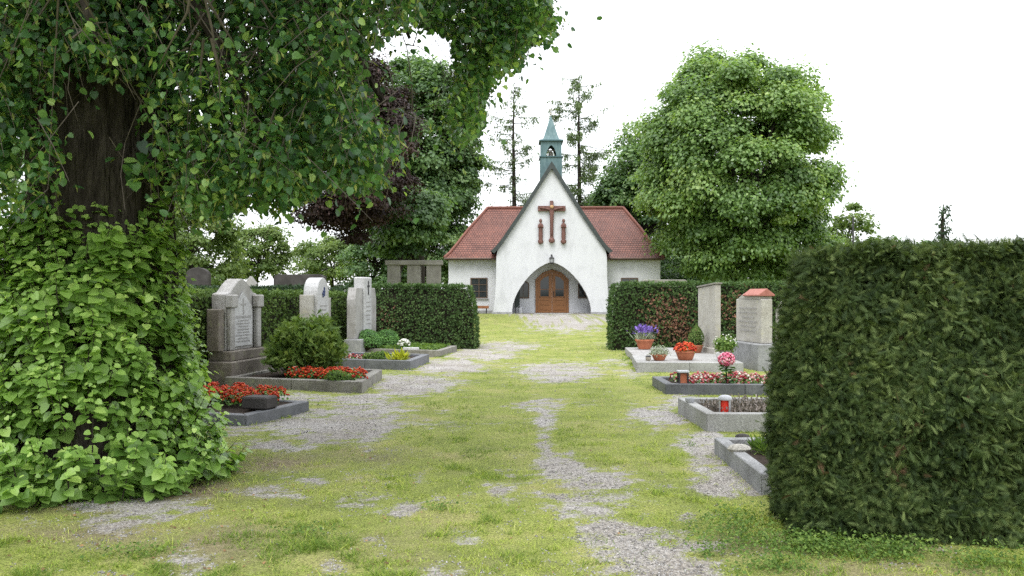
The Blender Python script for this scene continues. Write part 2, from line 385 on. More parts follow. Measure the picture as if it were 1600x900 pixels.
# ground: grass thatch and gravel mixed by a vertex mask
m, nt, out = newmat('ground_grass_and_gravel')
tc = nd(nt, 'ShaderNodeTexCoord'); ov = tc.outputs['Object']
at = nd(nt, 'ShaderNodeAttribute', attribute_name='gravel')
nb = nd(nt, 'ShaderNodeTexNoise', Scale=16, Detail=8, Roughness=.8); nt.links.new(ov, nb.inputs['Vector'])
nf = nd(nt, 'ShaderNodeMath', operation='MULTIPLY_ADD'); nt.links.new(nb.outputs[0], nf.inputs[0]); nf.inputs[1].default_value = 1.5; nt.links.new(at.outputs['Fac'], nf.inputs[2])
nf2 = nd(nt, 'ShaderNodeMath', operation='MULTIPLY_ADD'); nt.links.new(nf.outputs[0], nf2.inputs[0]); nf2.inputs[1].default_value = 4.0; nf2.inputs[2].default_value = -4.2; nf2.use_clamp = True
fac = ramp(nt, nf2.outputs[0], [(0, (0, 0, 0)), (1, (1, 1, 1))])
vo = nd(nt, 'ShaderNodeTexVoronoi', Scale=58); nt.links.new(ov, vo.inputs['Vector'])
gcol = ramp(nt, vo.outputs['Color'], [(.0, (.17, .155, .145)), (.35, (.26, .244, .228)), (.7, (.36, .344, .326)), (1, (.5, .485, .465))])
n2 = nd(nt, 'ShaderNodeTexNoise', Scale=1.3, Detail=5); nt.links.new(ov, n2.inputs['Vector'])
gv = ramp(nt, n2.outputs[0], [(.35, (.82, .79, .75)), (.65, (1.06, 1.06, 1.06))])
gm = nd(nt, 'ShaderNodeMix', data_type='RGBA', blend_type='MULTIPLY'); gm.inputs[0].default_value = 1
nt.links.new(gcol, gm.inputs[6]); nt.links.new(gv, gm.inputs[7])
n3 = nd(nt, 'ShaderNodeTexNoise', Scale=1.1, Detail=6, Roughness=.7); nt.links.new(ov, n3.inputs['Vector'])
tcol = ramp(nt, n3.outputs[0], [(.3, (.15, .185, .045)), (.5, (.235, .27, .07)), (.68, (.32, .31, .12))])
n4 = nd(nt, 'ShaderNodeTexNoise', Scale=70, Detail=3); nt.links.new(ov, n4.inputs['Vector'])
tv = ramp(nt, n4.outputs[0], [(.35, (.5, .5, .5)), (.62, (1.15, 1.15, 1.1))])
tm = nd(nt, 'ShaderNodeMix', data_type='RGBA', blend_type='MULTIPLY'); tm.inputs[0].default_value = 1
nt.links.new(tcol, tm.inputs[6]); nt.links.new(tv, tm.inputs[7])
at2 = nd(nt, 'ShaderNodeAttribute', attribute_name='bare')
bmx = nd(nt, 'ShaderNodeMix', data_type='RGBA'); nt.links.new(at2.outputs['Fac'], bmx.inputs[0]); nt.links.new(tm.outputs[2], bmx.inputs[6])
bcol = ramp(nt, nb.outputs[0], [(.35, (.11, .085, .06)), (.6, (.24, .19, .14)), (.75, (.33, .28, .23))]); nt.links.new(bcol, bmx.inputs[7])
fm = nd(nt, 'ShaderNodeMix', data_type='RGBA'); nt.links.new(fac, fm.inputs[0]); nt.links.new(bmx.outputs[2], fm.inputs[6]); nt.links.new(gm.outputs[2], fm.inputs[7])
p = nd(nt, 'ShaderNodeBsdfPrincipled', Roughness=.95); p.inputs['Specular IOR Level'].default_value = .15
nt.links.new(fm.outputs[2], p.inputs['Base Color'])
bp = nd(nt, 'ShaderNodeBump', Strength=.7, Distance=.012); nt.links.new(vo.outputs['Distance'], bp.inputs['Height']); bp.invert = True
bp2 = nd(nt, 'ShaderNodeBump', Strength=.5, Distance=.03); nt.links.new(n4.outputs[0], bp2.inputs['Height']); nt.links.new(bp.outputs[0], bp2.inputs['Normal'])
nt.links.new(bp2.outputs[0], p.inputs['Normal']); nt.links.new(p.outputs[0], out.inputs[0])
M['ground'] = m

# ------------------------------------------------------------------ ground
# worn gravel patches: (photo column, row, half width, half height, strength), laid on the ground plane
PATCH = [(500, 664, 128, 26, 1.1), (560, 630, 70, 20, .95), (640, 600, 66, 15, 1.1), (700, 572, 55, 12, 1.1), (750, 553, 50, 9, 1.1),
         (500, 622, 90, 12, .75), (600, 600, 45, 8, .8), (450, 690, 80, 10, .8),
         (878, 580, 58, 14, 1.1), (845, 632, 34, 9, .75), (852, 662, 15, 30, .8), (868, 720, 30, 20, .95), (915, 748, 55, 22, 1.0),
         (930, 788, 66, 22, 1.0), (985, 838, 75, 24, 1.05), (850, 690, 14, 26, .85), (890, 735, 30, 20, .9), (955, 815, 55, 20, .95), (1010, 865, 70, 20, .95), (1115, 718, 34, 40, .9), (1035, 890, 85, 24, 1.0), (880, 775, 40, 12, .7), (1100, 850, 40, 14, .6),
         (1030, 650, 46, 18, 1.0), (1100, 692, 46, 22, 1.05), (1140, 745, 52, 30, 1.1), (1065, 622, 30, 12, .9), (985, 582, 25, 9, .7),
         (1075, 800, 40, 14, .6), (960, 566, 30, 6, .7),
         (890, 512, 72, 12, 1.0), (800, 498, 90, 4, .95), (930, 500, 70, 6, 1.0), (790, 541, 55, 6, .95), (690, 536, 50, 8, 1.0), (985, 540, 40, 8, .6),
         (250, 790, 100, 18, .8), (430, 772, 55, 14, .75), (575, 775, 38, 16, .8), (625, 792, 26, 13, .85), (300, 872, 35, 18, .85), (740, 838, 24, 12, .7),
         (690, 885, 30, 18, .7), (590, 845, 20, 14, .65), (170, 815, 60, 12, .7), (660, 740, 14, 9, .7), (775, 762, 14, 8, .75), (480, 750, 40, 10, .6),
         (60, 760, 120, 14, .8), (520, 870, 20, 12, .6), (850, 860, 16, 10, .5)]
BARE = [(250, 760, 130, 18, 1.0), (100, 765, 140, 26, 1.0), (170, 830, 120, 16, .55), (400, 720, 90, 14, .7), (560, 710, 60, 14, .35), (300, 850, 120, 30, .5),
        (1150, 850, 60, 20, .5), (1400, 890, 160, 20, .6), (640, 860, 100, 30, .3), (1300, 840, 140, 20, .7)]
def blobs(x, y, L):
    d = np.maximum(y, 2.0)
    px = 800 + F * x / d; py = HY + F * EYE / d
    r = np.zeros_like(px)
    for (cx, cy, rx, ry, s) in L:
        q = ((px - cx) / rx) ** 2 + ((py - cy) / ry) ** 2
        r = np.maximum(r, s * np.exp(-0.5 * q ** 1.5))
    return np.where(y > 2.5, r, 0)
def gravel_at(x, y):
    g = blobs(x, y, PATCH)
    n = fbm(x * 1.7, y * 1.7, 3); n2 = 0
    return np.clip(g * .68 + (n - .5) * .6 + (fbm(x * 8, y * 8, 9) - .5) * 1.15 - .02, -.5, 1.0)
def bare_at(x, y):
    return np.clip(blobs(x, y, BARE) * 1.1 + (fbm(x * 2.6, y * 2.6, 21) - .55) * .9, 0, 1)

def axis(lo, hi, st, far_lo, far_hi):
    a = list(np.arange(lo, hi + 1e-6, st)); s = st; v = a[-1]
    while v < far_hi: s *= 1.5; v += s; a.append(min(v, far_hi))
    s = st; v = a[0]; b = []
    while v > far_lo: s *= 1.5; v -= s; b.append(max(v, far_lo))
    return np.array(b[::-1] + a)
gx = axis(-7.5, 7.5, .075, -900, 900); gy = axis(3.5, 34, .08, -400, 1800)
X, Y = np.meshgrid(gx, gy); nx, ny = len(gx), len(gy)
Z = gz(X, Y) + np.where((Y > 3) & (Y < 34) & (abs(X) < 8), (fbm(X * .9, Y * .9, 5) - .5) * .05 + (fbm(X * 6, Y * 6, 6) - .5) * .012, 0) - .02
gm_ = gravel_at(X, Y)
V = np.stack([X, Y, Z], -1).reshape(-1, 3)
i = (np.arange(ny - 1)[:, None] * nx + np.arange(nx - 1)[None]).ravel()
Q = np.stack([i, i + 1, i + nx + 1, i + nx], -1)
me = bpy.data.meshes.new('ground')
me.vertices.add(len(V)); me.vertices.foreach_set('co', V.astype(np.float32).ravel())
me.loops.add(Q.size); me.loops.foreach_set('vertex_index', Q.astype(np.int32).ravel())
me.polygons.add(len(Q)); me.polygons.foreach_set('loop_start', np.arange(0, Q.size, 4, dtype=np.int32))
me.update(calc_edges=True)
a = me.attributes.new('gravel', 'FLOAT', 'POINT'); a.data.foreach_set('value', gm_.astype(np.float32).ravel())
a = me.attributes.new('bare', 'FLOAT', 'POINT'); a.data.foreach_set('value', bare_at(X, Y).astype(np.float32).ravel())
me.polygons.foreach_set('use_smooth', [True] * len(Q))
tag(link('ground', me, M['ground']), kind='structure')

def hz(x, y):   # ground surface height with its small bumps
    x = np.asarray(x, float); y = np.asarray(y, float)
    return gz(x, y) + np.where((y > 3) & (y < 34) & (abs(x) < 8), (fbm(x * .9, y * .9, 5) - .5) * .05, 0) - .02

# ------------------------------------------------------------------ plots (used to keep grass out)
def lerp(a, b, t): return (a[0] + (b[0] - a[0]) * t, a[1] + (b[1] - a[1]) * t)
def shift(p, dx, dy): return (p[0] + dx, p[1] + dy)
KEEP = []     # footprints without grass

def kerb_plot(name, label, cs, h, w, kmat, smat, soil_z, sides=(0, 1, 2, 3), joints=True, part='kerb_stone'):
    """cs: four ground corners, counter-clockwise seen from above"""
    KEEP.append(cs)
    c = (sum(p[0] for p in cs) / 4, sum(p[1] for p in cs) / 4)
    root = thing(name, label, 'grave', (c[0], c[1], 0))
    n = 4; P = [Vector((*p, 0)) for p in cs]; inn = []
    for k in range(n):
        a, b, d = P[k - 1], P[k], P[(k + 1) % n]
        e1 = (b - a).normalized(); e2 = (d - b).normalized()
        n1 = Vector((-e1.y, e1.x, 0)); n2 = Vector((-e2.y, e2.x, 0))
        den = 1 + n1.dot(n2); q = b + (n1 + n2) * (w / den); inn.append(q)
    for k in sides:
        a, b = P[k], P[(k + 1) % n]; ai, bi = inn[k], inn[(k + 1) % n]
        e = (b - a).normalized() * .003
        L = (b - a).length; m_ = 2 if (joints and L > 1.9) else 1
        for q in range(m_):
            t0, t1 = q / m_, (q + 1) / m_
            A, B_, Ai, Bi = a.lerp(b, t0) + e, a.lerp(b, t1) - e, ai.lerp(bi, t0) + e, ai.lerp(bi, t1) - e
            mb = MB().flat([A[:2], B_[:2], Bi[:2], Ai[:2]], -.08, h)
            mb.build(part, kmat, root, .008, 1, world=True)
    mb = MB(); q = [(p.x, p.y) for p in inn]; cx, cy = c; N = 14
    vs = []; fs = []
    for u in range(N + 1):
        for v in range(N + 1):
            p0 = lerp(q[0], q[1], u / N); p1 = lerp(q[3], q[2], u / N); r = lerp(p0, p1, v / N)
            z = soil_z + (float(fbm(r[0] * 5, r[1] * 5, 31)) - .5) * .05 * (0 if smat is M['slab'] else 1)
            vs.append((r[0], r[1], z))
    for u in range(N):
        for v in range(N):
            fs.append((u * (N + 1) + v, (u + 1) * (N + 1) + v, (u + 1) * (N + 1) + v + 1, u * (N + 1) + v + 1))
    mb.add(vs, fs); mb.build('soil_bed', smat, root, world=True)
    return root

# left row
L1 = [(-4.75, 10.9), (-3.30, 10.42), (-2.86, 11.85), (-4.35, 12.35)]
kerb_plot('grave_border', 'low dark granite border with red begonias half hidden by the leafy shoots on the left', L1, .115, .13, M['granite_dark'], M['soil'], .1)
L2 = [(-5.05, 14.75), (-2.5, 13.95), (-2.52, 16.3), (-4.75, 17.2)]
kerb_plot('grave_border', 'grey stone border around the big feathery shrub and red begonias on the left', L2, .17, .16, M['concrete'], M['soil'], .12)
L3 = [(-4.3, 18.9), (-2.2, 18.15), (-2.0, 20.3), (-4.1, 21.05)]
kerb_plot('grave_border', 'blue grey smooth border with the yellow plant at its corner', L3, .19, .15, M['granite_blue'], M['soil'], .13)
L4 = [(-4.2, 23.1), (-1.9, 22.2), (-1.6, 24.4), (-3.9, 25.1)]
kerb_plot('grave_border', 'low grey border in front of the far left hedge with two boxwood balls', L4, .15, .15, M['concrete'], M['soil'], .12)
# right row
R0 = [(2.95, 20.5), (5.1, 20.3), (5.35, 23.2), (3.15, 23.4)]
kerb_plot('grave_slab', 'flat pale slab behind, carrying the lavender pot next to the far right hedge', R0, .16, .3, M['slab'], M['slab'], .157)
R1 = [(2.64, 17.8), (4.86, 17.62), (5.05, 19.75), (2.85, 19.95)]
kerb_plot('grave_slab', 'pale grey slab grave carrying terracotta bowls of flowers', R1, .19, .28, M['palekerb'], M['slab'], .182)
R2 = [(2.52, 13.8), (5.1, 13.65), (5.3, 15.3), (2.52, 15.1)]
kerb_plot('grave_border', 'dark granite border filled with pink red and white flowers', R2, .15, .14, M['granite_dark'], M['soil'], .1)
R3 = [(2.31, 9.98), (4.4, 9.9), (4.6, 11.6), (2.28, 11.55)]
kerb_plot('grave_border', 'pale stone border with a red candle lantern inside', R3, .2, .13, M['palekerb'], M['soil'], .13)
R4 = [(2.03, 6.85), (3.9, 6.7), (4.0, 8.6), (2.07, 8.6)]
kerb_plot('grave_border', 'grey border with a pale stone on its edge beside the tall near hedge', R4, .15, .12, M['granite'], M['soil'], .09)

# ------------------------------------------------------------------ grass blades
def grass():
    L = Leaves(); n = 620000
    py = rng.uniform(474, 960, n) ** 1.0
    px = rng.uniform(-120, 1720, n)
    d = F * EYE / (py - HY); x = (px - 800) / F * d
    gm = gravel_at(x, d); br = bare_at(x, d)
    fine = vnoise(x * 9, d * 9, 43) * .6 + vnoise(x * 21, d * 21, 44) * .4
    keep = (rng.random(n) > np.clip((gm + .32) * 1.75 - .1, 0, .985)) & (rng.random(n) < np.clip((fine - .26) * 3.2, .12, 1)) & (rng.random(n) > br * .8) & (d < 50)
    for cs in KEEP: keep &= ~inpoly(x, d, cs)
    keep &= ~((d > 49.6) & (x > -5))
    x, d = x[keep], d[keep]; n = len(x)
    # tufts along the foot of every border stone
    for cs in KEEP:
        for k in range(4):
            a, b = np.array(cs[k]), np.array(cs[(k + 1) % 4]); m_ = int(np.linalg.norm(b - a) * 130); t = rng.random(m_); t = t[fbm(t * 7, t * 0 + cs[0][1] + k, 77) > .47]
            e = (b - a) / np.linalg.norm(b - a); q = a + (b - a) * t[:, None] - np.array([-e[1], e[0]]) * np.abs(rng.normal(0, .035, len(t)))[:, None] - np.array([-e[1], e[0]]) * .012
            x = np.concatenate([x, q[:, 0]]); d = np.concatenate([d, q[:, 1]])
    n = len(x)
    tuft = fbm(x * 3.3, d * 3.3, 41)
    h = rng.uniform(.012, .034, n) * (1 + 1.3 * (tuft > .57)) * (.7 + .8 * vnoise(x * 9, d * 9, 43)) * np.clip(.8 + .02 * d, 1, 1.5)
    w = np.maximum(rng.uniform(.003, .0065, n), d / 840 * .6)
    P = np.stack([x, d, hz(x, d) - .006], -1)
    ang = rng.uniform(0, 2 * np.pi, n)
    N = np.stack([np.cos(ang), np.sin(ang), np.full(n, .9)], -1)
    T = np.stack([rng.normal(0, .7, n), rng.normal(0, .7, n), np.ones(n)], -1)
    patch = fbm(x * .8, d * .8, 51)
    r = np.clip(.42 + (patch - .5) * 1.3 + rng.normal(0, .26, n) - .25 * (tuft > .6), 0, 1)
    L.add(P, N, T, h, BLADE, r, w / h)
    o = L.build('grass', M['grass']); tag(o, 'short yellow green grass growing through the gravel path', 'grass', kind='stuff')
grass()

# small stones lying loose on the gravel
def pebbles():
    L = Leaves(); n = 60000
    py = rng.uniform(520, 940, n); px = rng.uniform(-60, 1500, n)
    d = F * EYE / (py - HY); x = (px - 800) / F * d
    gm = gravel_at(x, d); keep = rng.random(n) < np.clip((gm - .05) * 1.6, 0.004, 1)
    for cs in KEEP: keep &= ~inpoly(x, d, cs)
    x, d = x[keep], d[keep]; n = len(x)
    s = rng.uniform(.004, .011, n) * np.clip(d / 9, 1, 1.8)
    L.add(np.stack([x, d, hz(x, d) + .001], -1), rvec(n) * .5 + [0, 0, 1], rvec(n), s, OCTA, rng.random(n), rng.uniform(.6, 1, n))
    mt = leafmat('pebble', [(0, (.11, .105, .1)), (.5, (.24, .23, .22)), (1, (.38, .37, .36))], .9, 0)
    tag(L.build('gravel', mt), 'loose grey gravel stones on the worn path', 'gravel', kind='stuff')
pebbles()

# weeds at the foot of the near hedge and under the shoots, dry leaves
def weeds():
    L = Leaves()
    spots = [(1150, 822, 62, 22, 1100), (1270, 850, 60, 15, 1500), (1400, 865, 60, 14, 900), (1540, 880, 60, 16, 500), (1330, 860, 90, 12, 900), (1110, 860, 30, 10, 160), (1210, 885, 50, 10, 500), (1180, 850, 60, 14, 500),
             (620, 772, 0, 0, 0), (690, 790, 14, 5, 90), (300, 745, 60, 9, 500), (170, 770, 50, 16, 500), (60, 780, 90, 14, 500), (470, 825, 40, 9, 160), (210, 860, 60, 10, 200),
             (1075, 695, 12, 6, 70), (1150, 705, 10, 6, 80), (985, 560, 16, 3, 200), (1100, 600, 60, 2, 90), (960, 545, 22, 3, 200)]
    for cx, cy, rx, ry, n in spots:
        if n == 0: continue
        px = rng.normal(cx, rx * .6, n); py = np.clip(rng.normal(cy, ry * .6, n), 478, 960)
        d = F * EYE / (py - HY); x = (px - 800) / F * d
        hh = rng.uniform(.01, .1, n) * (1 if cy > 700 else .7) * (1.3 if cx > 1100 and cy > 800 else .55) * (.35 + .65 * rng.random(n))
        P = np.stack([x, d, hz(x, d) + hh], -1)
        L.add(P, rvec(n) * .8 + [0, -.1, 1], rvec(n) + [0, 0, .3], rng.uniform(.012, .03, n) * np.clip(d / 9, 1, 1.6), RH, rng.random(n), rng.uniform(.6, 1.4, n))
    tag(L.build('weeds', M['weed']), 'low clover and weeds along the hedge foot and path', 'weeds', kind='stuff')
    L = Leaves(); n = 900
    px = rng.uniform(-50, 1500, n); py = rng.uniform(690, 930, n); k = rng.random(n) < np.clip(1.3 - abs(px - 200) / 500, .12, 1)
    px, py = px[k], py[k]; n = len(px); d = F * EYE / (py - HY); x = (px - 800) / F * d
    L.add(np.stack([x, d, hz(x, d) + .012], -1), rvec(n) * .5 + [0, 0, 1], rvec(n), rng.uniform(.015, .035, n), RH, rng.random(n))
    tag(L.build('leaf_litter', M['litter']), 'scattered dry brown leaves on the ground', 'leaf litter', kind='stuff')
weeds()

# ------------------------------------------------------------------ hedges
def hedge(label, cs, h, mat, size, dens, batter, seed, lump=.06, brown=None, group=None, core_in=.13, top_n=1.0):
    g = np.random.default_rng(seed)
    c = (sum(p[0] for p in cs) / 4, sum(p[1] for p in cs) / 4)
    z0 = float(gz(*c)) - .05
    root = thing('hedge', label, 'hedge', (c[0], c[1], z0), 0, group)
    L = Leaves(); C = np.array(c)
    for k in range(5):
        if k < 4:
            a = np.array(cs[k]); b = np.array(cs[(k + 1) % 4]); ln = np.linalg.norm(b - a); n = int(ln * h * dens)
            t = g.random(n); z = g.random(n) * h; e = (b - a) / ln; nn = np.array([e[1], -e[0]])
            ins = batter * (z / h) ** 3
            lum = (fbm(t * ln * 2.2, z * 2.2, seed + k) - .5) * 2 * lump + (vnoise(t * ln * 9, z * 9, seed + k + 3) - .6) * lump + g.normal(0, size * .35, n)
            # pull corners in a little
            edge = np.minimum(t, 1 - t) * ln; ins = ins + .10 * np.exp(-edge / .10) - lum
            xy = a + (b - a) * t[:, None]; xy = xy - nn * ins[:, None] 
            sh = np.clip(batter * (z / h) ** 3 / max(ln, .1), 0, .4)
            xy = xy + (C - xy) * 0
            tt = np.clip(t, sh, 1 - sh); xy = a + (b - a) * tt[:, None] - nn * ins[:, None]
            P = np.concatenate([xy, z[:, None]], 1); out = np.array([nn[0], nn[1], .25])
        else:
            A, B_, C_, D = [np.array(p) for p in cs]
            n = int(np.linalg.norm(B_ - A) * np.linalg.norm(D - A) * dens * 1.2 * top_n); u = g.random(n); v = g.random(n)
            xy = (A + (B_ - A) * u[:, None]) * (1 - v[:, None]) + (D + (C_ - D) * u[:, None]) * v[:, None]
            cen = np.array(c); xy = cen + (xy - cen) * (1 - batter / 1.2)
            z = h + (fbm(xy[:, 0] * 2.5, xy[:, 1] * 2.5, seed) - .6) * 2 * lump + g.normal(0, size * .4, n)
            P = np.concatenate([xy, z[:, None]], 1); out = np.array([0, 0, 1.])
        P[:, 2] += z0
        N = out + g.normal(0, .75, (n, 3)); T = out * .6 + g.normal(0, .7, (n, 3)) + [0, 0, -.25 if mat is M['thuja'] else .35]
        r = np.clip(g.beta(2, 2.2, n) * .8 + (fbm(P[:, 0] * 3 + P[:, 1], P[:, 2] * 3, seed + 9) - .5) * .45, 0, .88)
        if brown:
            for (q, rad, pr) in brown:
                dd = np.linalg.norm(P - np.array(q), axis=1); m_ = (dd < rad * g.uniform(.4, 1.2, n)) & (g.random(n) < pr); r[m_] = g.uniform(.94, 1, m_.sum())
            if mat is M['thuja']: m_ = g.random(n) < .006; r[m_] = g.uniform(.93, 1, m_.sum())
        L.add(P, N, T, size * g.uniform(.6, 1.4, n), FROND if mat is M['thuja'] else SPRAY, r, g.uniform(.8, 1.3, n))
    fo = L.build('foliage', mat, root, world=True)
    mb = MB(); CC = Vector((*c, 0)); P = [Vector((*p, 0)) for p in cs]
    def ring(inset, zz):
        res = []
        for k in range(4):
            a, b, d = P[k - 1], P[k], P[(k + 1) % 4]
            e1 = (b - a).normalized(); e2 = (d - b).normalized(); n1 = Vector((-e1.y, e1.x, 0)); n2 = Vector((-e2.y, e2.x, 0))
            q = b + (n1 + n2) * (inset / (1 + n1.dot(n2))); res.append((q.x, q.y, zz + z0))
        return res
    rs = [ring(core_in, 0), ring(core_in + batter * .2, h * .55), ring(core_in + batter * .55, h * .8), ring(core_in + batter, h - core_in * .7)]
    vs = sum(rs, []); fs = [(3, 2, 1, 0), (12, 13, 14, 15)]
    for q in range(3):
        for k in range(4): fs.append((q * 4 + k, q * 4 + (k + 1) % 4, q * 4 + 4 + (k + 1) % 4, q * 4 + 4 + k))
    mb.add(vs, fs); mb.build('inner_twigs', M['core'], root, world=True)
    return root
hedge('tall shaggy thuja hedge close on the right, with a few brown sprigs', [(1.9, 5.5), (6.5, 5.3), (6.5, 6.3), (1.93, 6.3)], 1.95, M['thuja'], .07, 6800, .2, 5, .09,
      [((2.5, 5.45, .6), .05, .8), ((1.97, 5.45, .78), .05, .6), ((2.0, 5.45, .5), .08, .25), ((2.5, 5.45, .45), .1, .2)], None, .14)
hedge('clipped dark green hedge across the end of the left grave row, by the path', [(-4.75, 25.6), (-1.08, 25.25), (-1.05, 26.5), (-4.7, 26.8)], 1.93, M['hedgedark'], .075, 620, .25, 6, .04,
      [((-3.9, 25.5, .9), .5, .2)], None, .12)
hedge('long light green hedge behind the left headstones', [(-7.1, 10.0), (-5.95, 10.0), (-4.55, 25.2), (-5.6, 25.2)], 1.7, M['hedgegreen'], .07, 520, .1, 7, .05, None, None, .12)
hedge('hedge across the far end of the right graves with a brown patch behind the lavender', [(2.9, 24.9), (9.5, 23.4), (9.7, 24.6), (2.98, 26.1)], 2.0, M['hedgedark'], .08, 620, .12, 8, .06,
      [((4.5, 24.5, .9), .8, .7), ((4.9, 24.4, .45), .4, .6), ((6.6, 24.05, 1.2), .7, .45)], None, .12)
hedge('dark hedge further back on the far left', [(-19, 27.4), (-5.6, 27.2), (-5.6, 28.3), (-19, 28.6)], 1.86, M['conifer'], .09, 420, .1, 9, .05, None, None, .12)

# ------------------------------------------------------------------ trees
def limb_curve(a, b, sag=.15, n=6, g=rng):
    a = Vector(a); b = Vector(b); L = (b - a).length; pts = []
    j = Vector(g.normal(0, .06 * L, 3))
    for i in range(n + 1):
        t = i / n; p = a.lerp(b, t); p.z += math.sin(math.pi * t) * L * sag; p += j * math.sin(math.pi * t); pts.append(p)
    return pts

def broad_tree(name, label, base, th, tr, cc, rad, nclump, nleaf, ls, mat, seed, clump_r=1.1, bark='bark2', flat=.7, inner=.45, group=None, cat='tree', tmpl=RH, core=True, rough=.35, keepf=None, cut=None):
    g = np.random.default_rng(seed); bx, by = base; z0 = float(gz(bx, by)) - .1
    root = thing(name, label, cat, (bx, by, z0), 0, group)
    cc = np.array(cc); rad = np.array(rad)
    D = rvec(nclump, g); D[:, 2] = D[:, 2] * .95
    rr = g.uniform(inner, 1, nclump) ** .5
    k1, k2 = g.uniform(0, 9, 2)
    env = 1 - rough + 2 * rough * fbm(np.arctan2(D[:, 1], D[:, 0]) * 1.3 + k1, D[:, 2] * 2.2 + k2, seed, 3)
    Cn = cc + D * rad * (rr * env)[:, None]
    if cut is not None: Cn = Cn[Cn[:, 2] > cut]
    L = Leaves()
    cr = clump_r * g.uniform(.5, 1.45, len(Cn))
    tone = g.normal(0, .15, len(Cn))
    ids = g.integers(0, len(Cn), nleaf)
    d = rvec(nleaf, g); d[:, 2] = np.abs(d[:, 2]) * 1.0 - .35 * (g.random(nleaf) < .35)
    s = g.uniform(.35, 1.08, nleaf) ** .6
    outw = nrm(Cn[ids] - cc + [0, 0, .01])
    loose = g.random(nleaf) < .1; d[loose] *= 1.45
    P = Cn[ids] + d * (cr[ids] * s)[:, None] * np.array([1, 1, flat]) + outw * .1 
    N = nrm(d * .7 + outw * .25 + [0, 0, .55] + g.normal(0, .45, (nleaf, 3)))
    T = d * .5 + outw * .4 + [0, 0, -.5] + g.normal(0, .5, (nleaf, 3))
    R = np.clip(.42 + tone[ids] + g.normal(0, .16, nleaf), 0, 1)
    S = ls * g.uniform(.65, 1.35, nleaf)
    if keepf is not None:
        k = keepf(P); P, N, T, R, S = P[k], N[k], T[k], R[k], S[k]
    L.add(P, N, T, S, tmpl, R, g.uniform(.8, 1.3, len(P)))
    L.build('crown', mat, root, world=True)
    mb = MB(); top = np.array([bx + g.normal(0, .2), by + g.normal(0, .2), z0 + th])
    tz = cc[2] + rad[2] * .35
    pts = [(bx, by, z0), (bx, by, z0 + .3), tuple((np.array([bx, by, z0]) + top) / 2 + g.normal(0, .05, 3)), tuple(top), tuple((top + [cc[0], cc[1], tz]) / 2 + g.normal(0, .2, 3)), (cc[0], cc[1], tz)]
    mb.tube(pts, [tr * 1.35, tr * 1.08, tr * .95, tr * .85, tr * .55, tr * .15], 12)
    mb.build('trunk', M[bark], root, smooth=True, world=True)
    mb = MB()
    for q in g.choice(len(Cn), min(26, len(Cn)), replace=False):
        t = g.uniform(0, .9); st = top * (1 - t) + np.array([cc[0], cc[1], tz]) * t
        if keepf is not None and not keepf(Cn[q][None])[0]: continue
        mb.tube(limb_curve(st, Cn[q], .06, 5, g), list(np.linspace(tr * .3, tr * .05, 6)), 6)
    if mb.v: mb.build('limbs', M[bark], root, smooth=True, world=True)
    return root

# big tree right of the chapel
x, y, z = ray(1148, 250, 49)
broad_tree('broadleaf_tree', 'very large full crowned green tree to the right of the chapel', (x, y), 3.5, .5, (x, y, 8.9), (5.1, 5.0, 6.9), 300, 200000, .2, M['chestnut'], 21, 1.05, rough=.07, inner=.5, flat=.85)
# its lower left skirt and dark trees behind the chapel wing
x, y, z = ray(1010, 330, 64)
broad_tree('dark_tree', 'dark dense tree directly behind the right chapel roof', (x, y), 3, .35, (x, y, 7.0), (4.0, 3.2, 7.2), 150, 52000, .26, M['green'], 22, 1.2, rough=.3)
x, y, z = ray(950, 380, 72)
broad_tree('dark_tree', 'lower dark tree peeping over the right end of the chapel ridge', (x, y), 3, .3, (x, y, 5.5), (3.2, 3, 4.6), 80, 22000, .28, M['conifer'], 23, 1.2, rough=.3)
# green tree left of the chapel
x, y, z = ray(655, 242, 61)
broad_tree('broadleaf_tree', 'tall green broadleaf tree rising left of the chapel roof', (x - 1.0, y), 4.2, .45, (x, y, z - .1), (4.35, 4.0, 7.2), 320, 130000, .24, M['green'], 24, 1.0, rough=.2, inner=.4, flat=.85)
# copper beech
x, y, z = ray(540, 235, 40)
broad_tree('copper_beech', 'dark purple leaved beech between the near linden and the green tree, trunk behind pillars', (x + 2.75, y + 6), 6.5, .42, (x, y, z), (3.1, 2.7, 4.7), 210, 95000, .13, M['copperleaf'], 25, .8, rough=.45, cut=3.4)
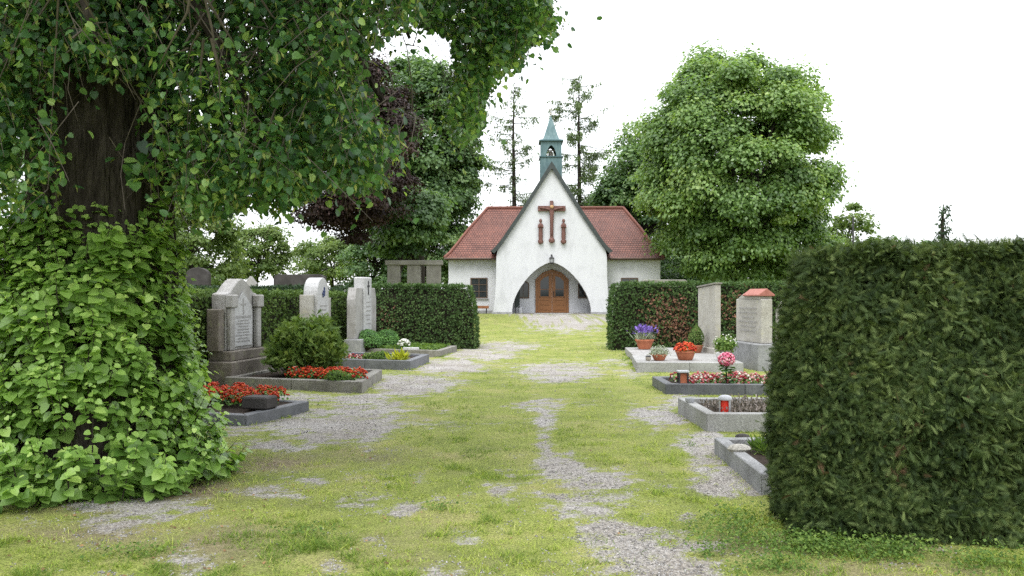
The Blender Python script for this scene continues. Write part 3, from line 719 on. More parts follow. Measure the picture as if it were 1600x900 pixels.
# small trees far left
for (px, py, d, rx, rz, mt, sd, lab, nl, cr) in [
    (300, 385, 46, 2.3, 3.2, 'greenlight', 31, 'pale green tree seen between the old trunk and the sky gap', 16000, .8),
    (405, 396, 60, 2.1, 2.1, 'greenlight', 32, 'small round light green tree with thin trunk in the sky gap', 11000, .7),
    (515, 410, 66, 3.0, 2.1, 'greenlight', 33, 'hazy low tree behind the wide dark headstone', 12000, .9),
    (585, 410, 56, 2.1, 2.6, 'green', 34, 'bushy green tree behind the three pillars to their left', 14000, .8),
    (702, 392, 62, 1.9, 2.0, 'greenlight', 35, 'light green bushy tree beside the left chapel eave', 12000, .8),
    (210, 400, 52, 4.0, 4.0, 'green', 36, 'green tree behind the old trunk at far left', 20000, 1.0),
    (1330, 385, 52, 1.5, 3.4, 'greenlight', 37, 'slender pale tree right of the very large tree', 5500, .55),
    (632, 338, 44.6, 1.9, 1.9, 'green', 46, 'dense leafy green tree directly above the stone pillars', 26000, .8),
    (668, 396, 60, 3.4, 2.3, 'green', 44, 'dark leafy tree filling the gap behind the pillars', 22000, .9),
    (-60, 300, 34, 5.0, 5.5, 'green', 45, 'tall green tree beyond the hedge at the left edge', 30000, 1.2),
    (1120, 420, 58, 5.5, 2.0, 'green', 40, 'low dark bushy tree closing the gap under the very large crown', 22000, 1.0),
    (1250, 410, 50, 2.6, 1.8, 'chestnut', 38, 'low bushy tree just above the right hedges', 16000, .8),
    (1390, 420, 60, 4.2, 1.9, 'green', 39, 'low dark bush line tree behind the tall near hedge', 14000, .9),
]:
    x, y, z = ray(px, py, d)
    broad_tree('small_tree', lab, (x, y), 2.0, .16, (x, y, z), (rx, rx, rz), 60, nl, .2, M[mt], sd, cr, rough=.4)

def larch(label, px, top, d, spread, seed, name='larch', dens=1.0, mat='larch', zlow=4.0):
    g = np.random.default_rng(seed); x, y, zt = ray(px, top, d); z0 = float(gz(x, y)) - .1
    root = thing(name, label, 'tree', (x, y, z0)); mb = MB(); L = Leaves(); br = MB()
    H = zt - z0
    mb.tube([(x, y, z0), (x + .05, y, z0 + H * .4), (x - .05, y, z0 + H * .75), (x, y, zt)], [.24, .19, .1, .015], 8)
    zz = zlow
    while zz < H - .15:
        f = (H - zz) / H
        ln = spread * (.12 + f ** .45) * g.choice([g.uniform(.25, .6), g.uniform(.7, 1.25)]); a = g.uniform(0, 2 * math.pi)
        dirv = np.array([math.cos(a), math.sin(a) * .8, 0]); dr = g.uniform(-.3, .25); cu = g.uniform(.05, .3)
        pts = [np.array([x, y, z0 + zz]) + dirv * ln * t + np.array([0, 0, ln * (dr * t + cu * t * t)]) for t in (0, .3, .6, .85, 1)]
        br.tube(pts, [.04, .03, .02, .012, .006], 4, False)
        n = int(ln * 95 * dens * g.uniform(.1, 1.3)); t = np.clip(g.choice(g.uniform(.05, 1, 6) ** .7, n) + g.normal(0, .06, n), .1, 1.03)
        if n:
            P = np.array([pts[0] + dirv * ln * u + np.array([0, 0, ln * (dr * u + cu * u * u)]) for u in t])
            P = P + np.stack([g.normal(0, .12, n), g.normal(0, .12, n), -np.abs(g.normal(0, .32, n)) + .12], -1)
            L.add(P, rvec(n, g) + [0, -.3, .5], rvec(n, g) * .5 + [0, 0, -.8] + dirv * .4, g.uniform(.13, .3, n), LANCE, g.random(n), g.uniform(.9, 1.6, n))
        zz += g.uniform(.06, .26)
    mb.build('trunk', M['bark2'], root, smooth=True, world=True); br.build('branches', M['bark2'], root, smooth=True, world=True)
    L.build('needles', M[mat], root, world=True); return root
larch('thin sparse larch left of the bell turret', 803, 128, 66, 2.9, 41, dens=.9)
larch('taller feathery larch rising right of the bell turret', 905, 112, 68, 4.2, 42, dens=1.25)
larch('wispy half hidden larch at the left edge of the very large tree', 993, 185, 70, 3.0, 43, dens=.9)
larch('dark narrow conifer tip above the right end of the near hedge', 1474, 318, 40, .8, 44, 'conifer', 1.6, 'conifer', 1.2)

# the old linden, near left --------------------------------------------------
TX, TY = -3.72, 7.5
lin = thing('old_linden', 'huge old linden close on the left, dark ridged trunk and drooping branches', 'tree', (TX, TY, 0))
def trunk():
    mb = MB(); k = 64; lv = 60; vs = []; fs = []
    for i in range(lv + 1):
        z = -.1 + 8.6 * i / lv
        r0 = .62 * (1 - .035 * z) + .16 * math.exp(-z / .5)
        for j in range(k):
            t = 2 * math.pi * j / k
            rid = abs(math.sin(t * 13 + 1.6 * float(fbm(z * .8, t * 2, 61)) * 3)) * .035 + (float(fbm(t * 5, z * 1.6, 62)) - .5) * .12
            but = .10 * math.exp(-z / .9) * math.sin(5 * t)
            r = r0 + rid + but
            vs.append((TX + .02 * z + r * math.cos(t), TY + r * math.sin(t), z))
    for i in range(lv):
        for j in range(k): fs.append((i * k + j, i * k + (j + 1) % k, (i + 1) * k + (j + 1) % k, (i + 1) * k + j))
    mb.add(vs, fs); mb.build('trunk', M['bark'], lin, smooth=True, world=True)
trunk()
PA = [(-250, -60), (660, -60), (655, 30), (610, 60), (570, 85), (558, 120), (592, 160), (580, 190), (634, 205), (625, 235), (592, 250), (604, 292), (560, 305), (520, 285), (478, 315), (430, 342), (395, 318), (350, 335), (325, 348), (290, 322),
      (262, 300), (245, 235), (205, 185), (225, 140), (195, 120), (150, 128), (118, 110), (60, 120), (-40, 150), (-250, 160)]
PBB = [(640, -60), (850, -60), (868, 30), (862, 68), (822, 70), (812, 108), (775, 118), (760, 150), (752, 205), (728, 228), (705, 215), (700, 170), (712, 120), (705, 60), (660, 40)]
HOLE = [(655, 52), (700, 58), (708, 100), (668, 88)]
limbs = MB(); twigs = MB(); Lf = Leaves(); Br = Leaves()
AN = []
def main_limb(p0, p1, p2, r0):
    pts = []
    for i in range(11):
        t = i / 10; a = Vector(p0).lerp(Vector(p1), t); b = Vector(p1).lerp(Vector(p2), t); pts.append(a.lerp(b, t))
    limbs.tube(pts, list(np.linspace(r0, r0 * .15, 11)), 8)
    AN.extend([np.array(q) for q in pts[3:]])
main_limb((TX + .1, TY, 4.6), (-1.4, 7.6, 6.3), ray(800, 10, 10.2), .17)
main_limb((TX + .1, TY - .2, 4.3), (-2.4, 6.6, 5.6), ray(600, 160, 7.6), .16)
main_limb((TX + .2, TY - .3, 4.0), (-2.9, 6.0, 5.2), ray(420, 230, 6.6), .13)
main_limb((TX + .2, TY + .3, 4.4), (-3.0, 9.5, 6.4), ray(520, 220, 9.5), .17)
main_limb((TX, TY - .3, 4.6), (-3.6, 5.8, 5.4), ray(150, 60, 6.0), .12)
main_limb((TX + .1, TY + .5, 5.2), (-2.0, 10.5, 7.0), ray(640, 60, 11.5), .15)
main_limb((TX - .2, TY, 4.5), (-5.8, 8.2, 6.2), (-7.8, 8.6, 4.2), .17)
main_limb((TX, TY + .2, 5.5), (-4.6, 10.5, 7.5), (-5.2, 13.5, 6.0), .16)
main_limb((TX, TY, 6), (-2.5, 5, 8.2), (-1.2, 3.2, 8.0), .15)
main_limb((TX, TY, 6), (-5, 4.5, 8), (-6, 2.6, 6.8), .15)
AN = np.array(AN)
def sprays(poly, n, d0, d1, hole=None, nl=(20, 34), seed=1, ls=(.042, .078), dens_bottom=0):
    g = np.random.default_rng(seed)
    xs = [p[0] for p in poly]; ys = [p[1] for p in poly]; c = 0
    while c < n:
        px, py = g.uniform(min(xs), max(xs)), g.uniform(min(ys), max(ys))
        if not inpoly(np.array([px]), np.array([py]), poly)[0]: continue
        if hole and inpoly(np.array([px]), np.array([py]), hole)[0]: continue
        d = g.uniform(d0, d1); C = np.array(ray(px, py, d)); c += 1
        cl = float(fbm(np.array([C[0] * 1.5 + 7]), np.array([C[2] * 2.4 + C[1] * .7]), 91, 3)[0])
        if cl < .44 and g.random() < .75: continue
        k = np.argsort(np.linalg.norm(AN - C - [0, 0, .4], axis=1))[g.integers(0, 7)]; A = AN[k] + g.normal(0, .12, 3)
        top = C + np.array([g.normal(0, .12), g.normal(0, .12), g.uniform(.12, .3)])
        end = C + np.array([g.normal(0, .15), g.normal(0, .15), -g.uniform(.12, .3)])
        if np.linalg.norm(A - top) < 1.7 and g.random() < .1: twigs.tube(limb_curve(A, top, .1, 4, g), [.010, .007, .005, .004, .003], 4, False)
        twigs.tube([top, (top + end) / 2 + g.normal(0, .03, 3), end], [.004, .003, .0015], 3, False)
        m_ = int(g.integers(*nl)); t = g.random(m_)
        P = top + (end - top) * t[:, None] + g.normal(0, .10, (m_, 3))
        dd = nrm(P - (top + (end - top) * t[:, None]))
        N = dd * .5 + [0, -.1, .7] + g.normal(0, .55, (m_, 3)); T = dd * .8 + [0, 0, -.5] + g.normal(0, .5, (m_, 3))
        tone = g.normal(.43 + (cl - .54) * .8, .15)  # brighter leaf groups put into the tone, imitating lit clumps
        qx = 800 + F * P[:, 0] / P[:, 1]; qy = HY - F * (P[:, 2] - EYE) / P[:, 1]
        ok = inpoly(qx, qy, poly) | (g.random(m_) < .12)
        if hole: ok &= ~inpoly(qx, qy, hole)
        P, N, T = P[ok], N[ok], T[ok]; m_ = len(P)
        Lf.add(P, N, T, g.uniform(ls[0], ls[1], m_), HEART, np.clip(tone + g.normal(0, .15, m_) + (g.random(m_) < .1) * .35 + .22 * (t[ok] - .5), 0, 1), g.uniform(.75, 1.1, m_))  # leaf colour lightened along each spray to imitate lit tips
        if m_ > 6: Br.add(P[:5], N[:5] + rvec(5, g), [0, 0, -1] + rvec(5, g) * .5, g.uniform(.05, .09, 5), LANCE, g.random(5), 1.1)
sprays(PA, 2000, 6.4, 10.2, None, seed=71)
sprays([(330, 340), (480, 310), (600, 285), (590, 190), (500, 150), (300, 250)], 170, 6.0, 9.0, None, seed=72)
sprays([(-250, -60), (600, -60), (560, 60), (480, 150), (330, 200), (250, 120), (-250, 120)], 170, 5.9, 6.9, None, seed=78)
sprays(PBB, 560, 9.2, 11.4, HOLE, seed=73, ls=(.05, .088))
sprays([(-260, 100), (60, 100), (40, 210), (20, 330), (-260, 350)], 190, 6.2, 9.5, None, seed=76)
sprays([(-120, 90), (112, 90), (80, 200), (105, 260), (70, 340), (-120, 340)], 60, 6.1, 6.8, None, seed=77)
sprays([(195, 250), (250, 250), (245, 290), (190, 285)], 5, 6.4, 6.8, None, seed=74, ls=(.08, .12))
# crown above and behind the picture
g = np.random.default_rng(75)
nC = 230; D = rvec(nC, g); Cn = np.array([TX, TY, 8.8]) + D * np.array([5.6, 5.6, 5.2]) * (g.uniform(.3, 1, nC) ** .5)[:, None]
n = 52000; ids = g.integers(0, nC, n); d = rvec(n, g); P = Cn[ids] + d * np.array([1.0, 1.0, .7]) * g.uniform(.3, 1, n)[:, None]
yy = np.maximum(P[:, 1], .05); px = 800 + F * P[:, 0] / yy; py = HY - F * (P[:, 2] - EYE) / yy
vis = (P[:, 1] > .3) & (px > -150) & (px < 1750) & (py > -40)
k = ~vis & (P[:, 2] > 3.2) & (np.linalg.norm(P - np.array([0, 0, 1.6]), axis=1) > 2.5)
P, d = P[k], d[k]; n = len(P)
Lf.add(P, d * .6 + [0, 0, .7] + g.normal(0, .4, (n, 3)), d * .5 + [0, 0, -.6] + g.normal(0, .4, (n, 3)), g.uniform(.11, .18, n), RH, np.clip(g.normal(.4, .16, n), 0, 1), 1.2)
Lf.build('crown', M['linden'], lin, world=True); Br.build('bracts', M['bract'], lin, world=True)
limbs.build('limbs', M['bark'], lin, smooth=True, world=True)
# bare hanging twigs in front of the trunk
for (pts, d) in [([(300, -20), (292, 20), (262, 75), (250, 100)], 5.6), ([(316, -20), (330, 40), (338, 85), (350, 120)], 5.7), ([(318, -10), (345, 35), (362, 62), (368, 70)], 5.8),
                 ([(312, 50), (300, 70), (292, 100)], 5.9), ([(330, 60), (342, 110), (344, 160)], 5.8), ([(318, 60), (313, 110), (315, 150)], 6.0), ([(402, -10), (425, 25), (445, 42)], 6.2), ([(128, -10), (145, 25), (162, 55)], 5.8)]:
    p3 = [ray(a, b, d + .1 * q) for q, (a, b) in enumerate(pts)]
    twigs.tube(p3, list(np.linspace(.011, .003, len(p3))), 5, False)
twigs.build('twigs', M['twig'], lin, smooth=True, world=True)

# leafy shoots round the foot of the linden
def shoots():
    g = np.random.default_rng(81)
    root = thing('leafy_shoots', 'dense broad leaved bright green shoots skirting the foot of the old linden', 'shrub', (TX, TY - .2, 0))
    L = Leaves(); st = MB()
    def rad(z): return np.interp(z, [0, .35, .7, 1.1, 1.6, 2.1, 2.5], [1.2, 1.19, 1.0, .87, .79, .75, .7])
    for q in range(1250):
        t = g.uniform(0, 2 * np.pi); zz = .1 + 2.4 * g.beta(1.1, 1.2)
        if zz > 2.2 and g.random() < .4: continue
        rr = float(rad(np.array([zz]))[0]) * (g.uniform(.74, 1.1) + .16 * (float(fbm(np.array([t * 2.2]), np.array([zz * 2]), 83)[0]) - .5) * 2)
        cx, cyy = TX + .03, TY - .15; o = np.array([math.cos(t), math.sin(t), 0.])
        tip = np.array([cx, cyy, 0]) + o * rr + [0, 0, zz]; ln = g.uniform(.25, .55)
        st_ = tip - o * ln * g.uniform(.3, .7) - np.array([0, 0, ln * g.uniform(.4, .9)]); st_[2] = max(st_[2], .0)
        st.tube([st_, (st_ + tip) / 2 + g.normal(0, .02, 3), tip], [.006, .004, .002], 4, False)
        m_ = int(g.integers(9, 17)); u = np.linspace(0.05, 1.0, m_); side = np.cross(o, [0, 0, 1.]) * np.where(np.arange(m_) % 2, 1, -1)[:, None]
        P = st_ + (tip - st_) * u[:, None] + side * .02 + g.normal(0, .025, (m_, 3)); P[:, 2] = np.maximum(P[:, 2], .03)
        T = side * .8 + o * .6 + np.array([0, 0, -.25]) + g.normal(0, .3, (m_, 3)); N = o * .45 + np.array([0, 0, .85]) + g.normal(0, .28, (m_, 3))
        big = g.uniform(.075, .15); S = big * (1 - .62 * u ** 2.2) * g.uniform(.8, 1.15, m_)
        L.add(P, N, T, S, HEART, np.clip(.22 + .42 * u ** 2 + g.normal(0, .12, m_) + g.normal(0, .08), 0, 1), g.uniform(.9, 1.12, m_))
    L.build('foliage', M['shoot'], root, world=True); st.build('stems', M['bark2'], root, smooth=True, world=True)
shoots()

# ------------------------------------------------------------------ chapel
CX, ZB, YF, YW = 2.36, .53, 50.0, 51.6
ch = thing('chapel', 'white cemetery chapel with steep gable porch, red tiled roof and green bell turret', 'chapel', (CX, YF, ZB))
# local coordinates: x from the chapel axis, y back from the facade, z above the base
ARCH = [(2.36, 0), (2.34, .3), (2.29, .6), (2.2, .88), (2.05, 1.22), (1.83, 1.6), (1.58, 1.95), (1.3, 2.28), (1.0, 2.56), (.69, 2.79), (.35, 2.97), (0, 3.08)]
outer = [(3.52, -.4), (3.49, 0), (3.38, .9), (3.31, 2.0), (3.29, 3.4), (3.22, 3.75), (2.95, 4.12), (2.42, 4.98), (1.95, 5.68), (1.5, 6.38), (0, 8.78)]
right = outer; left = [(-x_, z_) for x_, z_ in outer[:-1]][::-1]
arch_l = [(-x_, z_) for x_, z_ in ARCH]; arch_r = [(x_, z_) for x_, z_ in ARCH[:-1]][::-1]
poly = right + left + [(-2.36, -.4)] + arch_l + arch_r + [(2.36, -.4)]
MB().prism(poly[::-1], 0, .45).build('front_wall', M['plaster'], ch)
dx = 0
W0, W1 = -3.9 - CX, 9.12 - CX
MB().box(W0, W1, YW - YF, 8.6, -.4, 3.45).build('wing_wall', M['plaster'], ch, .01)
for s in (-1, 1): MB().box(min(s * 2.98, s * 3.24), max(s * 2.98, s * 3.24), .45, YW - YF, -.4, 3.5).build('porch_side_wall', M['plaster'], ch)
MB().box(-2.98, 2.98, .45, YW - YF, 3.3, 3.5).build('porch_ceiling', M['plaster_grey'], ch)
MB().box(-2.35, 2.35, .02, YW - YF - .002, -.3, .02).build('porch_floor', M['concrete'], ch)
for (a, b, y0_, y1_, z1_) in ((-3.56, -2.34, -.03, .2, .1), (2.34, 3.56, -.03, .2, .1), (W0 - .02, -3.58, YW - YF - .03, YW - YF + .1, .16), (3.58, W1 + .02, YW - YF - .03, YW - YF + .1, .16)):
    MB().box(a, b, y0_, y1_, -.3, z1_).build('plinth', M['plinth'], ch)
# hip roof
E0, E1, ER, EY0, EY1 = -4.14 - CX, 9.29 - CX, 3.36, 51.2 - YF, 9.0
R0x, R1x, RY, RZ = -1.6 - CX, 7.32 - CX, 5.2, 6.83
prof = [(0, 0), (.12, .095), (.28, .26), (.55, .56), (1, 1)]
rings = []
for t, hgt in prof:
    xl = E0 + (R0x - E0) * t; xr = E1 + (R1x - E1) * t; y0 = EY0 + (RY - EY0) * t; y1 = EY1 + (RY - EY1) * t; zz = ER + (RZ - ER) * hgt
    rings.append([(xl, y0, zz), (xr, y0, zz), (xr, y1, zz), (xl, y1, zz)])
fr = MB(); sd = (MB(), MB())
for a, b in zip(rings[:-1], rings[1:]):
    fr.add([a[0], a[1], b[1], b[0]], [(0, 1, 2, 3)]); fr.add([a[2], a[3], b[3], b[2]], [(0, 1, 2, 3)])
    sd[0].add([a[1], a[2], b[2], b[1]], [(0, 1, 2, 3)]); sd[1].add([a[3], a[0], b[0], b[3]], [(0, 1, 2, 3)])
rf = fr.build('roof', M['tile_x'], ch)
for q in sd: q.build('hip_end', M['tile_y'], rf)
mb = MB()
for c0, c1 in ((0, 0), (1, 1)):
    mb.tube([Vector(r[c0]) + Vector((0, 0, .03)) for r in rings], .085, 8)
mb.tube([Vector(rings[-1][0]) + Vector((0, 0, .03)), Vector(rings[-1][1]) + Vector((0, 0, .03))], .09, 8)
mb.build('ridge_tiles', M['ridge'], rf, smooth=True)
mb = MB(); mb.box(E0 + .02, E1 - .02, EY0 + .03, EY0 + .5, ER - .06, ER - .02); mb.box(E0 + .02, E1 - .02, EY0 + .01, EY0 + .03, ER - .12, ER - .005)
mb.build('eaves_board', M['wood_dark'], ch)
MB().tube([(E0, EY0 - .05, ER - .03), (-3.62, EY0 - .05, ER - .03)], .06, 8).build('gutter', M['gutter'], ch, smooth=True)
MB().tube([(3.62, EY0 - .05, ER - .03), (E1, EY0 - .05, ER - .03)], .06, 8).build('gutter', M['gutter'], ch, smooth=True)
# gable roof
gp = [(0, 9.02), (.75, 7.83), (1.55, 6.55), (2.0, 5.86), (2.5, 5.12), (3.0, 4.38), (3.3, 4.0), (3.62, 3.7)]
mb = MB()
for s in (-1, 1):
    for (a, b) in zip(gp[:-1], gp[1:]):
        mb.add([(s * a[0], -.12, a[1]), (s * b[0], -.12, b[1]), (s * b[0], 5.2, b[1]), (s * a[0], 5.2, a[1])], [(0, 1, 2, 3) if s > 0 else (3, 2, 1, 0)])
mb.build('gable_roof', M['tile_y'], ch)
for s in (-1, 1):
    mb = MB(); low = [(0, 8.62), (.7, 7.55), (1.47, 6.32), (1.9, 5.66), (2.38, 4.95), (2.86, 4.23), (3.14, 3.88), (3.42, 3.58)]
    pp = [(s * a, b + .025) for a, b in gp] + [(s * a, b) for a, b in low[::-1]]
    if s > 0: pp = pp[::-1]
    pp[0 if s < 0 else -1] = (s * .002, pp[0 if s < 0 else -1][1]); pp[-1 if s < 0 else 0] = (s * .002, pp[-1 if s < 0 else 0][1])
    mb.prism(pp[::-1], -.2, -.06); mb.build('verge_board', M['verge'], ch)
# turret
tr_ = thing  # (turret is a part of the chapel)
TYc = 1.1
mb = MB(); mb.box(-.65, .65, TYc - .65, TYc + .65, 7.0, 9.4)
tur = mb.build('bell_turret', M['patina'], ch, .01)
mb = MB()
for yy in (TYc - .62, TYc + .56):
    a_ = [(.3, 9.52), (.29, 9.62), (.25, 9.78), (.17, 9.95), (.08, 10.07), (0, 10.13)]
    pl = [(.62, 9.46), (.62, 10.36), (-.62, 10.36), (-.62, 9.46), (-.3, 9.46)] + [(-q, w_) for q, w_ in a_] + [(q, w_) for q, w_ in a_[:-1]][::-1] + [(.3, 9.46)]
    mb.prism(pl[::-1], yy, yy + .06)
for xx in (-.62, .56): mb.box(xx, xx + .06, TYc - .558, TYc + .558, 9.46, 10.36)
mb.build('belfry', M['patina'], tur)
MB().box(-.71, .71, TYc - .71, TYc + .71, 9.4, 9.46).build('moulding', M['patina_dark'], tur); MB().box(-.73, .73, TYc - .73, TYc + .73, 10.36, 10.44).build('moulding', M['patina_dark'], tur)
lv = [(.72, 10.44), (.5, 10.52), (.42, 10.7), (.3, 11.1), (.02, 12.0)]; mb = MB(); vs = []; fs = []
for r_, z_ in lv: vs += [(-r_, TYc - r_, z_), (r_, TYc - r_, z_), (r_, TYc + r_, z_), (-r_, TYc + r_, z_)]
for q in range(4):
    for k in range(4): fs.append((q * 4 + k, q * 4 + (k + 1) % 4, q * 4 + 4 + (k + 1) % 4, q * 4 + 4 + k))
fs += [(16, 17, 18, 19)]
mb.add(vs, fs); mb.build('spire', M['patina'], tur)
mb = MB(); mb.tube([(0, TYc, 11.95), (0, TYc, 12.5)], .018, 6); mb.ball((0, TYc, 12.12), .07); mb.box(-.14, .14, TYc - .012, TYc + .012, 12.36, 12.4); mb.build('finial', M['bronze'], tur, smooth=True)
mb = MB(); mb.lathe([(.2, 0), (.17, .06), (.13, .2), (.11, .3), (.04, .36)], (0, TYc, 9.5), 16); mb.tube([(-.55, TYc, 9.9), (.55, TYc, 9.9)], .03, 6); mb.build('bell', M['bronze'], tur, smooth=True)
# door
YD = YW - YF; DX = .1
dr = thing  # noqa
dmb = MB(); op = [(1.02, .02), (1.02, 2.08), (.55, 2.5), (0, 2.68), (-.55, 2.5), (-1.02, 2.08), (-1.02, .02)]
ip = [(.9, .02), (.9, 2.03), (.5, 2.4), (0, 2.55), (-.5, 2.4), (-.9, 2.03), (-.9, .02)]
dmb.prism([(DX + a, b) for a, b in op + ip[::-1]][::-1], YD - .09, YD + .02)
door = dmb.build('entrance_door', M['wood'], ch)
for s in (-1, 1):
    pl = [(.01, .03), (.89, .03), (.89, 2.02), (.5, 2.38), (.01, 2.53)]
    pl = [(DX + s * a, b) for a, b in pl]; pl = pl if s < 0 else pl[::-1]
    MB().prism(pl, YD - .045, YD + .01).build('door_leaf', M['wood'], door)
    gpz = [(.2, 1.02), (.72, 1.02), (.72, 1.95), (.5, 2.17), (.2, 2.28)]
    gpz = [(DX + s * a, b) for a, b in gpz]; gpz = gpz if s < 0 else gpz[::-1]
    MB().prism(gpz, YD - .05, YD - .04).build('door_glass', M['glass'], door)
    mb = MB()
    for (a, b, c_, d_) in ((.16, .76, .96, 1.02), (.14, .2, .96, 2.3), (.72, .78, .96, 1.98), (.2, .72, 1.45, 1.475), (.16, .76, .5, .53), (.16, .76, .2, .23), (.16, .76, .78, .81)):
        xs_ = sorted((DX + s * a, DX + s * b)); mb.box(xs_[0], xs_[1], YD - .075, YD - .046, c_, d_)
    mb.build('door_moulding', M['wood'], door)
mb = MB(); mb.tube([(DX + .1, YD - .1, 1.1), (DX + .1, YD - .1, 1.28)], .018, 6); mb.box(DX + .08, DX + .12, YD - .1, YD - .046, 1.0, 1.35); mb.build('door_handle', M['iron'], door)
MB().box(DX - 1.15, DX + 1.15, -.55, .0, -.25, .03).build('door_step', M['slab'], ch, .015)
# windows
def window(x0, x1, z0, z1, y, cols, rows, pointed=False):
    mb = MB(); w_ = .07
    if pointed:
        op = [(x1, z0), (x1, z1 - .28), ((x0 + x1) / 2, z1), (x0, z1 - .28), (x0, z0)]
        cx_ = (x0 + x1) / 2; ip = [(x1 - w_, z0 + w_), (x1 - w_, z1 - .32), (cx_, z1 - .1), (x0 + w_, z1 - .32), (x0 + w_, z0 + w_)]
        mb.prism((op + ip[::-1] + [ip[0]][:0])[::-1], y - .05, y + .02)
        mb.box(x0, x1, y - .06, y + .02, z0 - .001, z0 + w_)
        f = mb.build('window', M['wood_dark'], ch)
        MB().prism(ip[::-1], y - .02, y - .01).build('pane', M['glass'], f)
        mu_ = MB(); mu_.box(cx_ - .015, cx_ + .015, y - .045, y - .021, z0 + w_, z1 - .12); mu_.build('glazing_bar', M['wood_dark'], f)
        return
    mb.box(x0, x0 + w_, y - .05, y + .02, z0, z1); mb.box(x1 - w_, x1, y - .05, y + .02, z0, z1)
    mb.box(x0 + w_, x1 - w_, y - .05, y + .02, z0, z0 + w_); mb.box(x0 + w_, x1 - w_, y - .05, y + .02, z1 - w_, z1)
    f = mb.build('window', M['wood_dark'], ch)
    MB().box(x0 + w_, x1 - w_, y - .018, y - .008, z0 + w_, z1 - w_).build('pane', M['glass'], f)
    mb = MB()
    for c_ in range(1, cols): xx = x0 + (x1 - x0) * c_ / cols; mb.box(xx - .022, xx + .022, y - .045, y - .019, z0 + w_, z1 - w_)
    for r_ in range(1, rows): zz = z0 + (z1 - z0) * r_ / rows; mb.box(x0 + w_, x1 - w_, y - .04, y - .0195, zz - .018, zz + .018)
    mb.build('glazing_bar', M['wood_dark'], f)
    MB().box(x0 - .05, x1 + .05, y - .09, y + .02, z0 - .06, z0 - .002).build('sill', M['plinth'], f)
sc_ = 51.6 / F
def wx(px): return (px - 800) * sc_ - CX
def wz(py): return EYE + (HY - py) * sc_ - ZB
window(wx(735), wx(762), wz(466), wz(434), YD, 2, 3)
window(wx(970), wx(997), wz(466), wz(434), YD, 2, 3)
window(wx(808), wx(827), wz(466), wz(436), YD, 1, 1, True)
window(wx(903), wx(923), wz(466), wz(436), YD, 1, 1, True)

# crucifix and carved figures on the gable
def fz(py): return (490 - py) / 26.24
cr = thing('crucifix', 'carved brown wooden cross with a hanging figure on the white gable', 'crucifix', (CX, YF - .12, ZB))
mb = MB(); mb.box(-.1, .1, -.04, .1, fz(378), fz(314)); mb.box(-.82, -.1, -.035, .095, fz(330), fz(322)); mb.box(.1, .82, -.035, .095, fz(330), fz(322)); mb.build('cross_beams', M['carved'], cr, .01)
mb = MB(); zc = fz(326)
mb.lathe([(.05, zc - 1.55), (.07, zc - 1.3), (.08, zc - .9), (.12, zc - .65), (.11, zc - .45), (.14, zc - .15), (.07, zc + .02), (.06, zc + .06), (.1, zc + .14), (.1, zc + .24), (.04, zc + .32)], (0, -.1, 0), 14, 1, .7)
for s in (-1, 1): mb.tube([(s * .1, -.1, zc - .08), (s * .4, -.09, zc), (s * .7, -.08, zc + .04)], [.055, .042, .035], 8)
mb.build('figure', M['carved'], cr, smooth=True)
mb = MB(); mb.lathe([(.02, -.12), (.16, -.06), (.19, .04), (.15, .13), (.1, .2)], (0, -.03, fz(377)), 14, 1, .7); mb.build('console', M['carved'], cr, smooth=True)
mb = MB(); mb.lathe([(.05, 0), (.1, .03), (.12, .14), (.06, .2)], (0, -.2, zc - .02), 12, 1, .5); mb.build('gilded_panel', M['carved_light'], cr, smooth=True)
for s, lab in ((-1, 'slim carved mourning figure left of the cross on the gable'), (1, 'slim carved mourning figure right of the cross on the gable')):
    st = thing('carved_statue', lab, 'statue', (CX + s * .68 + .02, YF - .14, ZB + fz(380)), 0, 'mourning figures beside the cross')
    mb = MB(); mb.lathe([(.12, .2), (.13, .5), (.115, .8), (.14, 1.02), (.13, 1.12), (.05, 1.2), (.045, 1.22), (.085, 1.28), (.09, 1.36), (.04, 1.44)], (0, 0, 0), 14, 1, .75)
    mb.tube([(-.12, -.02, 1.06), (-.14, -.1, .92), (0, -.13, .98)], [.045, .04, .03], 8); mb.tube([(.12, -.02, 1.06), (.14, -.1, .92), (0, -.13, .98)], [.045, .04, .03], 8)
    mb.build('figure', M['carved'], st, smooth=True)
    mb = MB(); mb.lathe([(.02, -.06), (.14, 0), (.17, .09), (.13, .2)], (0, .01, 0), 14, 1, .75); mb.build('console', M['carved'], st, smooth=True)
# lantern over the arch
ln = thing('wall_lantern', 'small dark iron lantern above the porch arch', 'lamp', (CX, YF, ZB + 3.02))
mb = MB(); mb.tube([(0, .0, .42), (0, -.2, .45), (0, -.26, .38)], .02, 6); mb.box(-.05, .05, -.012, 0, .3, .5); mb.build('bracket', M['iron'], ln)
mb = MB(); mb.lathe([(.03, .38), (.17, .27), (.17, .25)], (0, -.26, 0), 6); mb.lathe([(.06, -.06), (.13, 0), (.13, .02)], (0, -.26, 0), 6)
for k in range(6): t = k * math.pi / 3; mb.tube([(.12 * math.cos(t), -.26 + .12 * math.sin(t), .01), (.15 * math.cos(t), -.26 + .15 * math.sin(t), .26)], .012, 4)
mb.build('frame', M['iron'], ln)
mb = MB(); mb.lathe([(.1, .02), (.125, .245)], (0, -.26, 0), 6); mb.build('lamp_glass', M['lidgrey'], ln)
